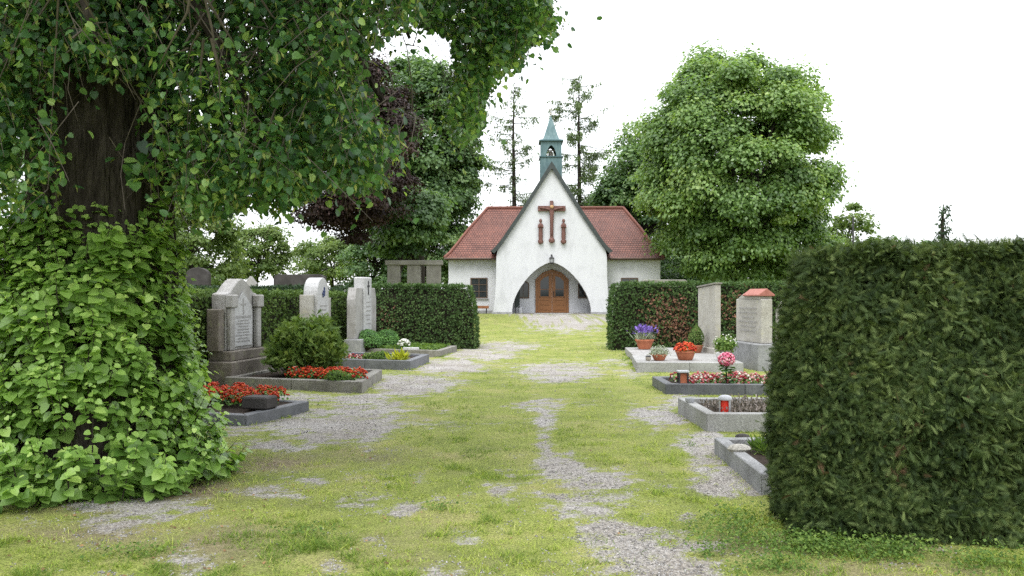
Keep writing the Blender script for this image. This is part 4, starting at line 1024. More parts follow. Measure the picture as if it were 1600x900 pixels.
# things in the porch and by the wall
x0 = (807 - 800) / F * 51.0
pl = thing('watering_can_stand', 'narrow dark stand just inside the left side of the porch arch', 'stand', (.32, 51.05, ZB))
mb = MB(); mb.box(-.15, .15, -.1, .1, .35, 1.5); mb.build('panel', M['moss'], pl, .01)
MB().box(-.13, -.09, -.04, .04, 0.02, .349).build('leg', M['iron'], pl); MB().box(.09, .13, -.04, .04, 0.02, .349).build('leg', M['iron'], pl)
wc = thing('watering_can', 'small pale watering can at the foot of the dark stand in the porch', 'watering can', (.52, 50.75, ZB + .02))
mb = MB(); mb.lathe([(.13, 0), (.14, .05), (.13, .28), (.1, .33)], (0, 0, 0), 16); mb.build('can', M['lidgrey'], wc, smooth=True)
mb = MB(); mb.tube([(.11, 0, .08), (.24, 0, .3), (.28, 0, .38)], [.03, .02, .03], 8); mb.build('spout', M['lidgrey'], wc, smooth=True)
mb = MB(); mb.tube([(-.11, 0, .1), (-.22, 0, .25), (-.15, 0, .42), (0, 0, .46), (.06, 0, .33)], .013, 6); mb.build('handle', M['lidgrey'], wc, smooth=True)
bx_, by_ = (744 - 800) / F * 50.2, 50.6
bn = thing('bench', 'small orange brown wooden bench against the left chapel wall', 'bench', (bx_, by_, float(gz(bx_, 50.6))))
for k in range(3): MB().box(-.75, .75, -.22 + .15 * k, -.1 + .15 * k, .42, .46).build('seat_slat', M['bench_wood'], bn, .005)
MB().box(-.75, .75, -.24, -.225, .3, .45).build('apron', M['bench_wood'], bn, .005)
for x_ in (-.6, .6):
    MB().box(x_ - .03, x_ + .03, -.2, -.14, -.02, .419).build('leg', M['iron'], bn); MB().box(x_ - .03, x_ + .03, .13, .19, -.02, .419).build('leg', M['iron'], bn)

# ------------------------------------------------------------------ pillars, far headstones
pg = thing('stone_pergola', 'three weathered concrete pillars under one flat beam, left of the chapel', 'pergola', (-5.2, 43, .4))
for (a, b) in ((605, 625), (636, 657), (666, 688)):
    x0_, x1_ = (a - 800) / F * 43, (b - 800) / F * 43
    MB().box(x0_ + .0, x1_, 43.0, 43.5, .3, EYE + (HY - 414) / F * 43).build('pillar', M['concrete'], pg, .015, world=True)
zb_ = EYE + (HY - 414) / F * 43 + .001
MB().box((602 - 800) / F * 43, (691 - 800) / F * 43, 42.9, 43.6, zb_, zb_ + .24).build('beam', M['concrete'], pg, .015, world=True)

def simple_stone(label, px0, px1, ptop, d, mat, top='round', depth=.3, name='headstone'):
    x0, _, zt = ray(px0, ptop, d); x1 = (px1 - 800) / F * d; w = (x1 - x0) / 2; g0 = float(gz(x0, d))
    r = thing(name, label, 'headstone', ((x0 + x1) / 2, d, g0)); H = zt - g0
    if top == 'round':
        pts = [(w, .3), (w, H - w * .7)] + [(w * math.cos(t), H - w * .7 + w * .7 * math.sin(t)) for t in np.linspace(.2, math.pi - .2, 9)] + [(-w, H - w * .7), (-w, .3)]
    elif top == 'flat': pts = [(w, .3), (w, H - .1), (w * .85, H), (-w * .85, H), (-w, H - .1), (-w, .3)]
    else: pts = [(w, .3), (w, H - .35), (0, H), (-w, H - .35), (-w, .3)]
    MB().prism(pts[::-1], -depth / 2, depth / 2).build('stone', mat, r, .015)
    MB().box(-w - .1, w + .1, -depth / 2 - .1, depth / 2 + .1, -.05, .3).build('base', mat, r, .015)
simple_stone('dark round topped headstone rising above the far left hedge', 292, 328, 418, 32, M['darkhead'])
simple_stone('wide flat dark headstone above the hedge beside the rounded white one', 430, 508, 429, 34, M['darkhead'], 'flat', .5)
simple_stone('small pale pointed headstone peeping over the hedge behind the pediment stone', 383, 402, 431, 36, M['limestone'], 'point')
simple_stone('low grey flat stone above the right hedge in front of the chapel wing', 1000, 1074, 437, 36, M['concrete'], 'flat', .5)
def ball_shrub(label, c, r, mat, n, ls, seed, sz=1.0, name='shrub', tmpl=RH, fluff=.12, group=None, cat='shrub'):
    g = np.random.default_rng(seed); root = thing(name, label, cat, tuple(c), 0, group); L = Leaves()
    d = rvec(n, g); d[:, 2] = np.abs(d[:, 2]) * 1.15 - .3 * (g.random(n) < .5); d = nrm(d)
    s = 1 - np.abs(g.normal(0, fluff, n)) + fluff * .5; P = d * (s * r)[:, None] * [1, 1, sz]; P[:, 2] = np.maximum(P[:, 2] + r * sz * .55, .01)
    tone = fbm(P[:, 0] / r * 2 + 5, P[:, 2] / r * 2 + P[:, 1] / r, seed)
    L.add(P, d + g.normal(0, .5, (n, 3)) + [0, 0, .2], d * .5 + rvec(n, g) + [0, 0, .2], ls * g.uniform(.6, 1.3, n), tmpl, np.clip(.3 + (tone - .4) * .9 + g.normal(0, .17, n), 0, 1))
    L.build('foliage', mat, root)
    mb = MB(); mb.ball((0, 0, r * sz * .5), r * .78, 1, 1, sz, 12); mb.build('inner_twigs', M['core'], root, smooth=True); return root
x, y, z = ray(388, 446, 30); ball_shrub('dark clipped shrub top behind the pediment headstone', (x, y, .2), .55, M['conifer'], 2500, .07, 91, 1.9)
x, y, z = ray(538, 442, 33); ball_shrub('dark rounded shrub above the hedge beside the far stone cross', (x, y, .25), .75, M['conifer'], 2600, .08, 92, 1.55)
# thin pole on the right
x, y, z = ray(1333, 345, 38); MB().tube([(0, 0, 0), (0, 0, z)], .045, 8).build('thin_pole', M['iron'])
po = bpy.data.objects['thin_pole']; po.location = (x, y, 0.2); tag(po, 'thin dark pole standing behind the tall near hedge', 'pole')

# ------------------------------------------------------------------ headstones on the left
RL = math.radians(81)
def text_rows(mb, x0, x1, z0, z1, rows, y, g, hgt=.03):
    for k in range(rows):
        z = z1 - (z1 - z0) * k / max(rows - 1, 1); w = (x1 - x0) * g.uniform(.55, 1); a = (x0 + x1) / 2 - w / 2; b = a + w
        while a < b:
            l = g.uniform(.02, .05); mb.box(a, min(a + l, b), y - .003, y + .004, z, z + hgt); a += l + g.uniform(.012, .03)
g = np.random.default_rng(101)
# pediment stone (front plane y = 0, facing -y locally)
h2 = thing('headstone', 'tall old headstone with pointed pediment, side columns and white tablet', 'headstone', (-5.06, 15.75, 0), RL)
MB().box(-.8, .8, -.22, .34, -.06, .42).build('base', M['shadestone'], h2, .02)
MB().box(-.72, .72, -.15, .3, .42, .6).build('plinth', M['shadestone'], h2, .015)
pts = [(.62, .6), (.62, 1.62), (.58, 1.64), (.46, 1.66), (.3, 1.78), (.14, 1.88), (0, 1.92), (-.14, 1.88), (-.3, 1.78), (-.46, 1.66), (-.58, 1.64), (-.62, 1.62), (-.62, .6)]
MB().prism(pts[::-1], 0, .28).build('stone', M['limestone'], h2, .012)
pts = [(.36, .66), (.36, 1.4), (0, 1.68), (-.36, 1.4), (-.36, .66)]
tb = MB().prism(pts[::-1], -.022, -.002).build('tablet', M['limewhite'], h2, .004)
mb = MB(); text_rows(mb, -.3, .3, .74, 1.18, 9, -.024, g, .022); mb.box(-.02, .02, -.027, -.02, 1.25, 1.55); mb.box(-.1, .1, -.0265, -.02, 1.42, 1.45); mb.box(-.3, .3, -.026, -.02, 1.21, 1.225)
mb.build('inscription', M['letter'], tb)
for s in (-1, 1):
    mb = MB(); mb.box(s * .52 - .085, s * .52 + .085, -.09, -.003, .6, 1.38); mb.build('column', M['limestone'], h2, .02)
    mb = MB(); mb.box(s * .52 - .13, s * .52 + .13, -.13, -.002, 1.38, 1.62); mb.build('capital', M['limestone'], h2, .02)
    mb = MB(); mb.box(s * .74 - .1, s * .74 + .1, .02, .26, .6, 1.36); mb.build('side_pier', M['limestone'] if s > 0 else M['shadestone'], h2, .015)  # near pier gets the darker stone, shade put into its colour
# rounded white stone with blue emblem
h3 = thing('headstone', 'white round topped headstone with a dark blue emblem above the big shrub', 'headstone', (-4.46, 19.5, 0), RL)
MB().box(-.75, .75, -.2, .32, -.06, .3).build('base', M['granite'], h3, .02)
pts = [(.34, .3), (.34, 1.66)] + [(.34 * math.cos(t), 1.66 + .36 * math.sin(t)) for t in np.linspace(.15, math.pi - .15, 11)] + [(-.34, 1.66), (-.34, .3)]
MB().prism(pts[::-1], -.08, .26).build('stone', M['limewhite'], h3, .012)
MB().box(.345, .7, 0, .22, .3, 1.55).build('side_slab', M['limestone'], h3, .012)
MB().box(-.62, -.345, 0, .24, .3, 1.62).build('side_slab', M['cream'], h3, .012)
mb = MB(); g = np.random.default_rng(7)
for k in range(14): mb.ball((.05 + g.normal(0, .04), -.09, 1.68 + g.normal(0, .07)), .028, 1, .6, 1, 8)
mb.tube([(.05, -.09, 1.8), (.06, -.09, 1.6)], .016, 6); mb.build('emblem', M['emblem'], h3, smooth=True)
mb = MB(); text_rows(mb, -.25, .25, .8, 1.35, 7, -.082, g); mb.build('inscription', M['letter'], h3)
# stepped stone with cross
h4 = thing('headstone', 'grey stepped headstone with tall centre and small dark cross on top', 'headstone', (-4.1, 23.6, 0), RL)
MB().box(-.98, .98, -.18, .3, -.06, .42).build('base', M['granite'], h4, .02)
MB().box(-.3, .32, -.06, .26, .42, 2.12).build('centre_slab', M['limewhite'], h4, .03)
for s in (-1, 1):
    x0_, x1_ = (-.9, -.305) if s < 0 else (.325, .9)
    pts = [(x1_, .42), (x1_, 1.72 if s < 0 else 1.5), (x1_ - .12 if s > 0 else x1_, 1.82), (x0_ + (.12 if s < 0 else 0), 1.82), (x0_, 1.5 if s < 0 else 1.72), (x0_, .42)]
    MB().prism(pts[::-1], .0, .24).build('side_slab', M['limestone'], h4, .012)
mb = MB(); mb.box(-.015, .035, -.075, -.062, 1.62, 2.02); mb.box(-.08, .1, -.0745, -.062, 1.84, 1.89); mb.build('cross', M['iron'], h4)
mb = MB(); text_rows(mb, -.2, .22, .8, 1.4, 6, -.062, g); mb.build('inscription', M['letter'], h4)

# right headstones
RR = math.radians(-82)
h5 = thing('headstone', 'tall plain pale slab headstone with slanted top by the right hedge', 'headstone', (5.0, 21.3, .0), RR)
pts = [(.6, .1), (.6, 1.88), (-.6, 1.80), (-.6, .1)]
MB().prism(pts[::-1], -.07, .07).build('stone', M['cream'], h5, .012)
MB().prism([(.63, 1.885), (.63, 1.925), (-.63, 1.845), (-.63, 1.805)][::-1], -.1, .1).build('cap', M['concrete'], h5, .006)
MB().box(-.66, .66, -.12, .16, -.06, .3).build('base', M['cream'], h5, .015)
h6 = thing('headstone', 'pale headstone capped by a little red tiled roof on a grey block', 'headstone', (5.44, 19.0, 0), RR)
MB().box(-.85, .85, -.25, .3, -.06, .55).build('base', M['granite'], h6, .02)
MB().box(-.68, .68, -.1, .16, .55, 1.52).build('stone', M['cream'], h6, .015)
pts = [(.6, 1.521), (.6, 1.59), (-.1, 1.66), (-.3, 1.64), (-.62, 1.521)]
MB().prism(pts[::-1], -.1, .18).build('crest', M['cream'], h6, .01)
rfm = MB()
for k in range(6):
    z_ = 1.83 - .035 * abs(k - 2.5); 
rfm.add([(-.2, -.15, 1.62), (.66, -.15, 1.62), (.66, .04, 1.76), (-.2, .04, 1.76), (.66, .23, 1.62), (-.2, .23, 1.62), (-.2, -.15, 1.59), (.66, -.15, 1.59), (.66, .23, 1.59), (-.2, .23, 1.59)],
        [(0, 1, 2, 3), (3, 2, 4, 5), (0, 6, 7, 1), (5, 4, 8, 9), (1, 7, 8, 4, 2), (0, 3, 5, 9, 6), (6, 9, 8, 7)])
rfm.build('tiled_roof', M['minitile'], h6, .008)
mb = MB(); text_rows(mb, -.5, .5, .8, 1.3, 6, -.122, g); mb.build('inscription', M['letter'], h6)
h7 = thing('headstone', 'pale headstone almost hidden by the edge of the near hedge', 'headstone', (4.9, 14.6, 0), RR)
MB().prism([(.5, .3), (.5, 1.35), (.3, 1.5), (-.3, 1.5), (-.5, 1.35), (-.5, .3)][::-1], -.1, .1).build('stone', M['cream'], h7, .012)
MB().box(-.6, .6, -.18, .18, -.06, .3).build('base', M['granite'], h7, .015)

# ------------------------------------------------------------------ plants and ornaments on the graves
def begonia(seed, fmat, r=.12, h=.16, nf=34, fs=.022, nl=46):
    g = np.random.default_rng(seed); root = thing('begonia', None, 'flower', (0, 0, 0)); L = Leaves()
    d = rvec(nl, g); d[:, 2] = abs(d[:, 2]); P = d * [r, r, h] * g.uniform(.5, 1, nl)[:, None]
    L.add(P, d + [0, 0, .6] + g.normal(0, .4, (nl, 3)), d + g.normal(0, .5, (nl, 3)), g.uniform(.03, .055, nl), RH, g.random(nl), 1.4); L.build('foliage', M['box'], root)
    L = Leaves(); d = rvec(nf, g); d[:, 2] = abs(d[:, 2]) + .2; d = nrm(d); P = d * [r, r, h] * g.uniform(.92, 1.2, nf)[:, None]
    L.add(P, d + g.normal(0, .4, (nf, 3)), rvec(nf, g), fs * g.uniform(.6, 1.3, nf), OCTA, g.random(nf)); L.build('blossoms', fmat, root); return root
B = [begonia(s, M['red']) for s in (1, 2, 3)]; used = [False] * 3
def plant_bed(protos, used, spots, z, label, group, seed):
    g = np.random.default_rng(seed)
    for q, (x, y) in enumerate(spots):
        k = int(g.integers(0, len(protos)))
        o = protos[k] if not used[k] else dup_tree(protos[k]); used[k] = True
        o.location = (x, y, z + g.normal(0, .01)); o.rotation_euler = (0, 0, g.uniform(0, 6.28)); s = g.uniform(.85, 1.2); o.scale = (s, s, s)
        tag(o, label, 'flower', group)
def grid(a, b, n, rows, off, seed, jit=.05):
    g = np.random.default_rng(seed); res = []
    e = np.array(b) - np.array(a); nn = np.array([-e[1], e[0]]) / np.linalg.norm(e)
    for r_ in range(rows):
        for k in range(n):
            p = np.array(a) + e * ((k + .5 * (r_ % 2)) / n) + nn * off * r_ + g.normal(0, jit, 2); res.append(tuple(p))
    return res
plant_bed(B, used, grid((-3.85, 14.75), (-2.75, 14.32), 8, 3, .22, 1), .14, 'red begonia in the band in front of the big feathery shrub', 'red begonias in front of the shrub', 1)
plant_bed(B, used, grid((-4.5, 11.55), (-3.35, 11.3), 7, 4, .2, 2), .14, 'red begonia in the bed beside the leafy shoots', 'red begonias beside the leafy shoots', 2)
Bm = [begonia(s, M['mixed'], .13, .14, 26, .026, 40) for s in (5, 6, 7)]; um = [False] * 3
plant_bed(Bm, um, grid((2.85, 14.1), (5.0, 14.0), 12, 3, .28, 3), .1, 'low pink and white bedding flower inside the dark granite border', 'pink and white bedding flowers', 3)
Bp = [begonia(s, M['mixed'], .12, .13, 22, .024, 40) for s in (8,)]; up = [False]
plant_bed(Bp, up, [(-3.55, 18.95), (-3.35, 18.85), (-3.75, 19.05)], .13, 'red and pink flower beside the foot of the feathery shrub', 'red flowers in the blue grey border', 4)

def feathery(label, c, rx, rz, n, mat, seed, name='feathery_shrub', ls=.13):
    g = np.random.default_rng(seed); root = thing(name, label, 'shrub', c); L = Leaves(); nb = 90
    D = rvec(nb, g); D[:, 2] = abs(D[:, 2]); Cn = D * [rx * .72, rx * .72, rz * .72] * (g.uniform(.4, 1, nb) ** .5)[:, None] + [0, 0, rz * .22]
    ids = g.integers(0, nb, n); d = rvec(n, g); P = Cn[ids] + d * rx * .27 * g.uniform(.2, 1, n)[:, None]; P[:, 2] = np.maximum(P[:, 2], .02)
    o = nrm(P - [0, 0, rz * .15]); tone = g.uniform(-.2, .2, nb)
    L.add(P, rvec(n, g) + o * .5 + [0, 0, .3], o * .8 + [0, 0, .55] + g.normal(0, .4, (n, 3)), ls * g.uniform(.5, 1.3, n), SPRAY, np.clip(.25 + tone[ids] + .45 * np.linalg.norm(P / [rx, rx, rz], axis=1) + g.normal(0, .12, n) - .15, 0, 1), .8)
    L.build('foliage', mat, root); mb = MB()
    for q in range(16): mb.tube([(0, 0, 0), tuple(Cn[q] * .5 + [0, 0, .05]), tuple(Cn[q])], [.018, .012, .005], 5, False)
    mb.build('stems', M['bark2'], root, smooth=True); return root
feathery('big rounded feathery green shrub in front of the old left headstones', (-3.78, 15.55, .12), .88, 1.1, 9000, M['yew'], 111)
ball_shrub('larger boxwood ball at the stepped headstone', (-3.98, 23.2, .1), .36, M['box'], 2600, .04, 112, 1.0, 'boxwood_ball', fluff=.06)
ball_shrub('smaller boxwood ball right of the larger one', (-3.55, 23.85, .1), .34, M['box'], 2400, .04, 113, 1.0, 'boxwood_ball', fluff=.07)
ball_shrub('low bright green cushion plant in the red begonia band', (-2.98, 14.3, .13), .2, M['weed'], 700, .04, 114, .6, 'cushion_plant', fluff=.15, cat='plant')
ball_shrub('low green cushion plant beside the yellow plant', (-2.9, 18.75, .12), .2, M['weed'], 700, .045, 115, .75, 'cushion_plant', fluff=.15, cat='plant')
ball_shrub('silvery low plant in the blue grey border', (-2.7, 18.62, .12), .13, M['silver'], 400, .04, 116, .7, 'cushion_plant', fluff=.2, cat='plant')
ball_shrub('dark low plant in the blue grey border beside the red flowers', (-3.15, 18.85, .12), .2, M['yew'], 600, .05, 118, .6, 'cushion_plant', fluff=.2, cat='plant')
def spiky(label, c, n, h, mat, seed, spread=.5, w=.16, name='strap_leaf_plant', cat='plant'):
    g = np.random.default_rng(seed); root = thing(name, label, cat, c); L = Leaves()
    T = np.stack([g.normal(0, spread, n), g.normal(0, spread, n), np.ones(n)], -1); P = np.stack([g.normal(0, .05, n), g.normal(0, .05, n), np.zeros(n)], -1) + nrm(T) * (g.random(n) * h * .35)[:, None]
    L.add(P, rvec(n, g) + [0, -.6, 0], T, h * g.uniform(.5, 1.05, n), T_rhomb(w, .02), g.random(n)); L.build('leaves', mat, root); return root
spiky('bright yellow upright plant at the corner of the blue grey border', (-2.5, 18.55, .12), 70, .3, M['lime'], 121, .38, .14)
spiky('pale green strap leaved plant behind the pale stone near the hedge', (2.42, 8.1, .08), 170, .2, M['weed'], 122, .9, .045)
# ground cover in the far left plot
ball = Leaves(); g = np.random.default_rng(123); n = 3000
u, v = g.random(n), g.random(n); q = [np.array(p) for p in L4]
xy = (q[0] * (1 - u)[:, None] + q[1] * u[:, None]) * (1 - v)[:, None] + (q[3] * (1 - u)[:, None] + q[2] * u[:, None]) * v[:, None]; cen = np.mean(q, 0); xy = cen + (xy - cen) * .86
ball.add(np.concatenate([xy, (g.random(n) * .1 + .12)[:, None]], 1), rvec(n, g) + [0, 0, 1], rvec(n, g), g.uniform(.04, .08, n), RH, g.random(n) * .8, 1.2)
tag(ball.build('ground_cover', M['weed']), 'green ground cover inside the far left border', 'ground cover', kind='stuff')
hl = Leaves(); n = 3600; u, v = g.random(n), g.random(n); q = [np.array(p) for p in R3]
xy = (q[0] * (1 - u)[:, None] + q[1] * u[:, None]) * (1 - v)[:, None] + (q[3] * (1 - u)[:, None] + q[2] * u[:, None]) * v[:, None]; cen = np.mean(q, 0); xy = cen + (xy - cen) * .82
k = fbm(xy[:, 0] * 4, xy[:, 1] * 4, 5) > .42; xy = xy[k]; n = len(xy)
hl.add(np.concatenate([xy, (g.random(n) * .11 + .12)[:, None]], 1), rvec(n, g) + [0, -.3, .4], rvec(n, g) * .6 + [0, 0, 1], g.uniform(.03, .06, n), LANCE, g.random(n), 1.6)
tag(hl.build('heather', M['heather']), 'dry grey pink heather filling the pale stone border', 'heather', kind='stuff')
# white flowers with pale stone
wf = thing('white_flowers', 'small bunch of white flowers on the far left border', 'flower', (-2.95, 22.95, .12)); L = Leaves(); n = 70
P = rvec(n, g) * .17; P[:, 2] = abs(P[:, 2]) + .12; L.add(P, P + [0, 0, .3], rvec(n, g), .035, OCTA, g.random(n)); L.build('blossoms', M['white_petal'], wf)
L = Leaves(); n = 120; P = rvec(n, g) * .18; P[:, 2] = abs(P[:, 2]) * .9; L.add(P, P + [0, 0, .4], rvec(n, g), .06, RH, g.random(n)); L.build('foliage', M['box'], wf)
mb = MB(); mb.box(-.22, .22, -.06, .06, 0, .09); o = mb.build('pale_block', M['limewhite'], None, .02); o.location = (-2.72, 22.6, .12); tag(o, 'small pale stone block by the white flowers', 'stone')
# dark cube stone on L1
mb = MB(); mb.box(-.19, .19, -.14, .14, 0, .16); o = mb.build('stone_block', M['darkhead'], None, .02); o.location = (-3.32, 11.05, .12); o.rotation_euler = (0, 0, -.3); tag(o, 'dark stone block at the corner of the low left border', 'stone block')

# pots on the right slabs
def pot(root, r, h, mat, rim=True, taper=.68, name='pot'):
    pr = [(r * taper * .9, 0), (r * taper, .01), (r * .95, h * .8), (r * 1.0, h * .82), (r * 1.04, h * .84), (r * 1.04, h), (r * .93, h), (r * .9, h * .86), (.01, h * .85)]
    mb = MB(); mb.lathe(pr, (0, 0, 0), 28); return mb.build(name, mat, root, smooth=True)
def at_px(px, d, z): return ((px - 800) / F * d, d, z)
a = thing('potted_lavender', 'purple lavender in a terracotta pot against the far right hedge', 'potted plant', at_px(1007, 22.6, .16)); pot(a, .24, .27, M['terracotta'])
g = np.random.default_rng(131); n = 260; L = Leaves(); T = np.stack([g.normal(0, .4, n), g.normal(0, .4, n), np.ones(n)], -1); P = np.stack([g.normal(0, .09, n), g.normal(0, .09, n), np.full(n, .24)], -1)
L.add(P, rvec(n, g) + [0, -.4, 0], T, g.uniform(.16, .3, n), T_rhomb(.06, .02), g.random(n)); L.build('foliage', M['silver'], a)
L = Leaves(); tip = P + nrm(T) * g.uniform(.22, .38, n)[:, None]; L.add(tip, rvec(n, g), T, g.uniform(.05, .1, n), T_rhomb(.25, .05), g.random(n)); L.build('blossoms', M['purple'], a)
a = thing('potted_plant', 'silvery trailing plant in a low terracotta bowl at the slab corner', 'potted plant', at_px(1030, 18.35, .19)); pot(a, .17, .13, M['terracotta'])
n = 420; L = Leaves(); d = rvec(n, g); d[:, 2] = abs(d[:, 2]); P = d * [.25, .25, .2] * g.uniform(.4, 1, n)[:, None] + [0, 0, .12]; L.add(P, d + rvec(n, g) * .5, d + rvec(n, g) * .5, .06, LANCE, g.random(n), 1.5); L.build('foliage', M['silver'], a)
a = thing('potted_begonia', 'bright red orange flowers filling a wide terracotta bowl', 'potted plant', at_px(1071, 18.5, .19)); pot(a, .22, .2, M['terracotta'], taper=.72)
n = 160; L = Leaves(); d = rvec(n, g); d[:, 2] = abs(d[:, 2]); P = d * [.23, .23, .14] * g.uniform(.5, 1, n)[:, None] + [0, 0, .19]; L.add(P, d + [0, 0, .5], rvec(n, g), .05, RH, g.random(n)); L.build('foliage', M['box'], a)
n = 170; L = Leaves(); d = rvec(n, g); d[:, 2] = abs(d[:, 2]) + .1; P = d * [.24, .24, .17] * g.uniform(.85, 1.1, n)[:, None] + [0, 0, .19]; L.add(P, d, rvec(n, g), .03, OCTA, g.random(n)); L.build('blossoms', M['red'], a)
a = thing('potted_topiary', 'small clipped cone shaped shrub in a terracotta pot', 'potted plant', at_px(1088, 21.2, .16)); pot(a, .17, .2, M['terracotta'])
n = 1500; L = Leaves(); z = g.random(n) ** .8; t = g.uniform(0, 6.28, n); r_ = .2 * np.sin(np.pi * np.clip(.28 + .72 * z, 0, 1)) ** .8 * g.uniform(.85, 1.05, n); P = np.stack([r_ * np.cos(t), r_ * np.sin(t), .18 + .52 * z], -1)
d = np.stack([np.cos(t), np.sin(t), np.full(n, .4)], -1); L.add(P, d + rvec(n, g) * .5, rvec(n, g) + [0, 0, .5], .035, RH, np.clip(g.normal(.5, .2, n), 0, 1)); L.build('foliage', M['hedgegreen'], a)
mb = MB(); mb.lathe([(.15, .16), (.16, .3), (.1, .5), (.02, .64)], (0, 0, 0), 12); mb.build('inner_twigs', M['core'], a, smooth=True)
a = thing('potted_shrub', 'leafy green and cream plant in a stoneware pot before the red roofed headstone', 'potted plant', at_px(1133, 18.35, .19)); pot(a, .15, .22, M['potstone'], taper=.8)
n = 620; L = Leaves(); d = rvec(n, g); P = d * [.27, .27, .2] * g.uniform(.5, 1, n)[:, None] + [0, 0, .35]; L.add(P, d + [0, 0, .4] + rvec(n, g) * .4, d + rvec(n, g) * .5, .06, RH, g.random(n), 1.3); L.build('foliage', M['weed'], a)
n = 26; L = Leaves(); d = rvec(n, g); d[:, 2] = abs(d[:, 2]); P = d * [.27, .27, .22] + [0, 0, .36]; L.add(P, d, rvec(n, g), .022, OCTA, g.random(n)); L.build('blossoms', M['white_petal'], a)
a = thing('clay_jar', 'tiny dark clay jar left of the silvery plant bowl', 'jar', at_px(1013, 18.2, .19)); mb = MB(); mb.lathe([(.04, 0), (.06, .03), (.06, .07), (.05, .09)], (0, 0, 0), 14); mb.build('body', M['potstone'], a, smooth=True); mb = MB(); mb.lathe([(.062, .09), (.066, .1), (.03, .115)], (0, 0, 0), 14); mb.build('lid', M['iron'], a, smooth=True)
a = MB(); a.prism([(0, 0), (.09, .1), (.1, .17), (.06, .21), (0, .17), (-.06, .21), (-.1, .17), (-.09, .1)][::-1], -.03, .03); o = a.build('stone_heart', M['limewhite'], None, .015, 2); o.location = at_px(1126, 17.95, .19); tag(o, 'small white heart shaped stone at the slab edge behind the pink hydrangea', 'stone heart')
# hydrangea
a = thing('hydrangea', 'single bright pink hydrangea head on a dark leafy stem', 'flower', at_px(1135, 13.95, .1)); n = 170; L = Leaves(); d = rvec(n, g); P = d * [.13, .13, .105] + [0, 0, .44]
L.add(P, d, rvec(n, g), g.uniform(.022, .034, n), OCTA, g.random(n)); L.build('blossoms', M['pink'], a)
n = 40; L = Leaves(); t = g.uniform(0, 6.28, n); d = np.stack([np.cos(t), np.sin(t), g.normal(0, .3, n)], -1); P = d * .03 + np.stack([np.zeros(n), np.zeros(n), g.uniform(.08, .36, n)], -1)
L.add(P, [0, 0, 1] + rvec(n, g) * .4, d, g.uniform(.1, .17, n), RH, g.random(n) * .5); L.build('foliage', M['box'], a); mb = MB(); mb.tube([(0, 0, 0), (0, 0, .42)], .012, 6); mb.build('stem', M['bark2'], a)
# lanterns
a = thing('grave_lantern', 'grey metal grave lantern among the pink and white flowers', 'lantern', at_px(1067, 13.98, .12))
mb = MB(); mb.box(-.09, .09, -.09, .09, 0, .03); mb.build('base', M['iron'], a, .005); mb = MB()
for sx in (-1, 1):
    for sy in (-1, 1): MB().box(sx * .07 - .012, sx * .07 + .012, sy * .07 - .012, sy * .07 + .012, .03, .2).build('post', M['iron'], a)
mb = MB(); mb.box(-.055, .055, -.055, .055, .03, .19); mb.build('lamp_glass', M['terracotta'], a); mb = MB(); mb.box(-.095, .095, -.095, .095, .2, .235); mb.build('lid', M['lidgrey'], a, .008)
a = thing('candle_lantern', 'round grey lantern with a red candle window inside the pale border', 'lantern', at_px(1133, 10.25, .13))
mb = MB(); mb.lathe([(.078, 0), (.078, .03)], (0, 0, 0), 24); mb.build('base', M['steel'], a, smooth=True)
mb = MB()
for t0 in (-2.9, -.95, .6, 2.0):
    vs = []; 
    for k in range(5):
        t = t0 + .55 * k / 4 - .275
        for z_ in (.03, .2): vs.append((.076 * math.cos(t), .076 * math.sin(t), z_))
    mb.add(vs, [(2 * k, 2 * k + 2, 2 * k + 3, 2 * k + 1) for k in range(4)])
mb.build('frame', M['steel'], a); mb = MB(); mb.lathe([(.06, .03), (.06, .2)], (0, 0, 0), 24); mb.build('candle', M['candle'], a, smooth=True)
mb = MB(); mb.lathe([(.082, .2), (.086, .215), (.075, .24), (.045, .255), (.01, .26)], (0, 0, 0), 24); mb.build('lid', M['lidgrey'], a, smooth=True)
mb = MB(); mb.lathe([(.045, 0), (.06, .02), (.065, .06), (.055, .06), (.045, .03), (.01, .025)], (0, 0, 0), 18); o = mb.build('grave_bowl', M['lidgrey'], None, smooth=True); o.location = at_px(1078, 11.0, .2); tag(o, 'small round grey bowl on the left edge of the pale border', 'bowl')
mb = MB(); mb.ball((0, 0, .05), .075, 1.5, 1.0, .6, 14); o = mb.build('field_stone', M['cream'], None, smooth=True); o.location = at_px(1155, 7.85, .12); tag(o, 'pale flat fieldstone lying on the nearest right grave border', 'stone')
mb = MB(); mb.ball((0, 0, .03), .06, 1.4, 1, .6, 10); o = mb.build('field_stone', M['darkhead'], None, smooth=True); o.location = at_px(1160, 9.35, .0); tag(o, 'dark stone lying on the gravel below the pale border', 'stone')

# ------------------------------------------------------------------ light, sky, camera
w = bpy.data.worlds.new('World'); SC.world = w; w.use_nodes = True; nt = w.node_tree; nt.nodes.clear()
out = nt.nodes.new('ShaderNodeOutputWorld'); bg = nt.nodes.new('ShaderNodeBackground'); sky = nt.nodes.new('ShaderNodeTexSky')
EL, AZ = math.radians(58), math.radians(200)
sky.sky_type = 'NISHITA'; sky.sun_disc = False; sky.sun_elevation = EL; sky.sun_rotation = AZ
mx = nt.nodes.new('ShaderNodeMix'); mx.data_type = 'RGBA'; mx.inputs[0].default_value = .88
nt.links.new(sky.outputs[0], mx.inputs[6]); mx.inputs[7].default_value = (9.3, 9.45, 9.7, 1)      # closed white cloud cover
tcw = nt.nodes.new('ShaderNodeTexCoord'); spw = nt.nodes.new('ShaderNodeSeparateXYZ'); nt.links.new(tcw.outputs['Generated'], spw.inputs[0])
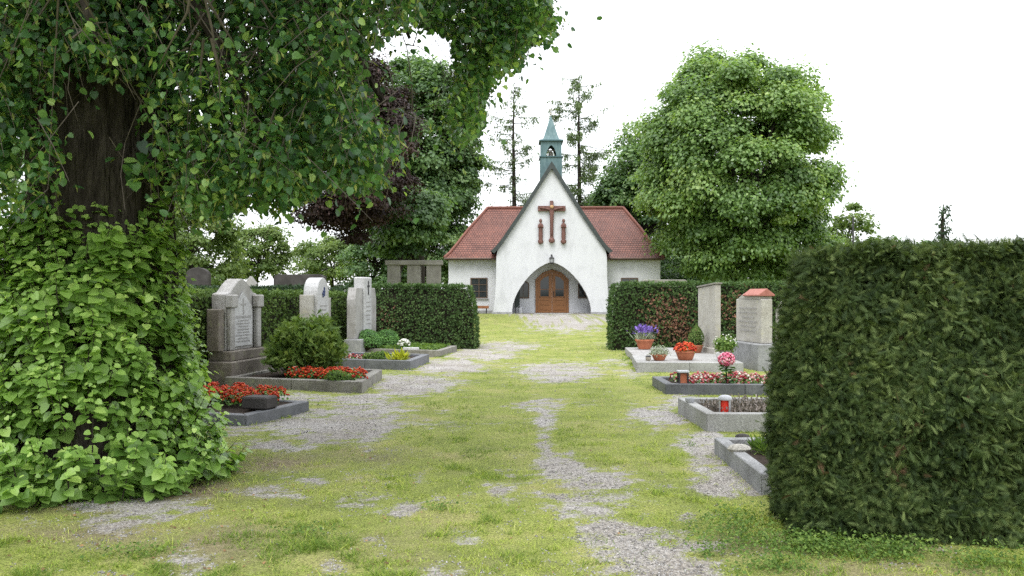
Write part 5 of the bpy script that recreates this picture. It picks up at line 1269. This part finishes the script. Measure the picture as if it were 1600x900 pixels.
mr = nt.nodes.new('ShaderNodeMapRange'); nt.links.new(spw.outputs[2], mr.inputs[0]); mr.inputs[1].default_value = 0; mr.inputs[2].default_value = 1; mr.inputs[3].default_value = .68; mr.inputs[4].default_value = 1.5   # overcast: brightest overhead
up_ = nt.nodes.new('ShaderNodeMath'); up_.operation = 'GREATER_THAN'; nt.links.new(spw.outputs[2], up_.inputs[0]); up_.inputs[1].default_value = -.03      # no sky below the ground
mu_ = nt.nodes.new('ShaderNodeMath'); mu_.operation = 'MULTIPLY'; nt.links.new(mr.outputs[0], mu_.inputs[0]); nt.links.new(up_.outputs[0], mu_.inputs[1])
vm = nt.nodes.new('ShaderNodeVectorMath'); vm.operation = 'SCALE'; nt.links.new(mx.outputs[2], vm.inputs[0]); nt.links.new(mu_.outputs[0], vm.inputs['Scale'])
nt.links.new(vm.outputs[0], bg.inputs[0]); bg.inputs[1].default_value = .1; nt.links.new(bg.outputs[0], out.inputs[0])
sl = bpy.data.lights.new('sun', 'SUN'); sl.energy = 1.0; sl.angle = math.radians(25); sl.color = (1, .97, .92)
so = bpy.data.objects.new('sun', sl); COL.objects.link(so)
dirv = Vector((math.sin(AZ) * math.cos(EL), math.cos(AZ) * math.cos(EL), math.sin(EL)))
so.rotation_euler = (-dirv).to_track_quat('-Z', 'Y').to_euler(); so.location = (0, 0, 30)

cam = bpy.data.cameras.new('camera'); co = bpy.data.objects.new('camera', cam); COL.objects.link(co)
co.location = (0, 0, EYE); co.rotation_euler = (math.radians(90), 0, 0)
cam.sensor_width = 36; cam.lens = 36 * F / 1600; cam.shift_y = (HY - 450) / 1600; cam.clip_end = 5000; cam.clip_start = .05
SC.camera = co
vs_ = SC.view_settings; vs_.view_transform = 'Standard'; vs_.look = 'None'; vs_.gamma = 1; vs_.exposure = 1.34; vs_.use_curve_mapping = False
SC.render.engine = 'CYCLES'; cy = SC.cycles; cy.max_bounces = 6; cy.diffuse_bounces = 4; cy.transmission_bounces = 4; cy.use_denoising = False; cy.use_adaptive_sampling = False; w.cycles.sampling_method = 'AUTOMATIC'; cy.sample_clamp_indirect = 4
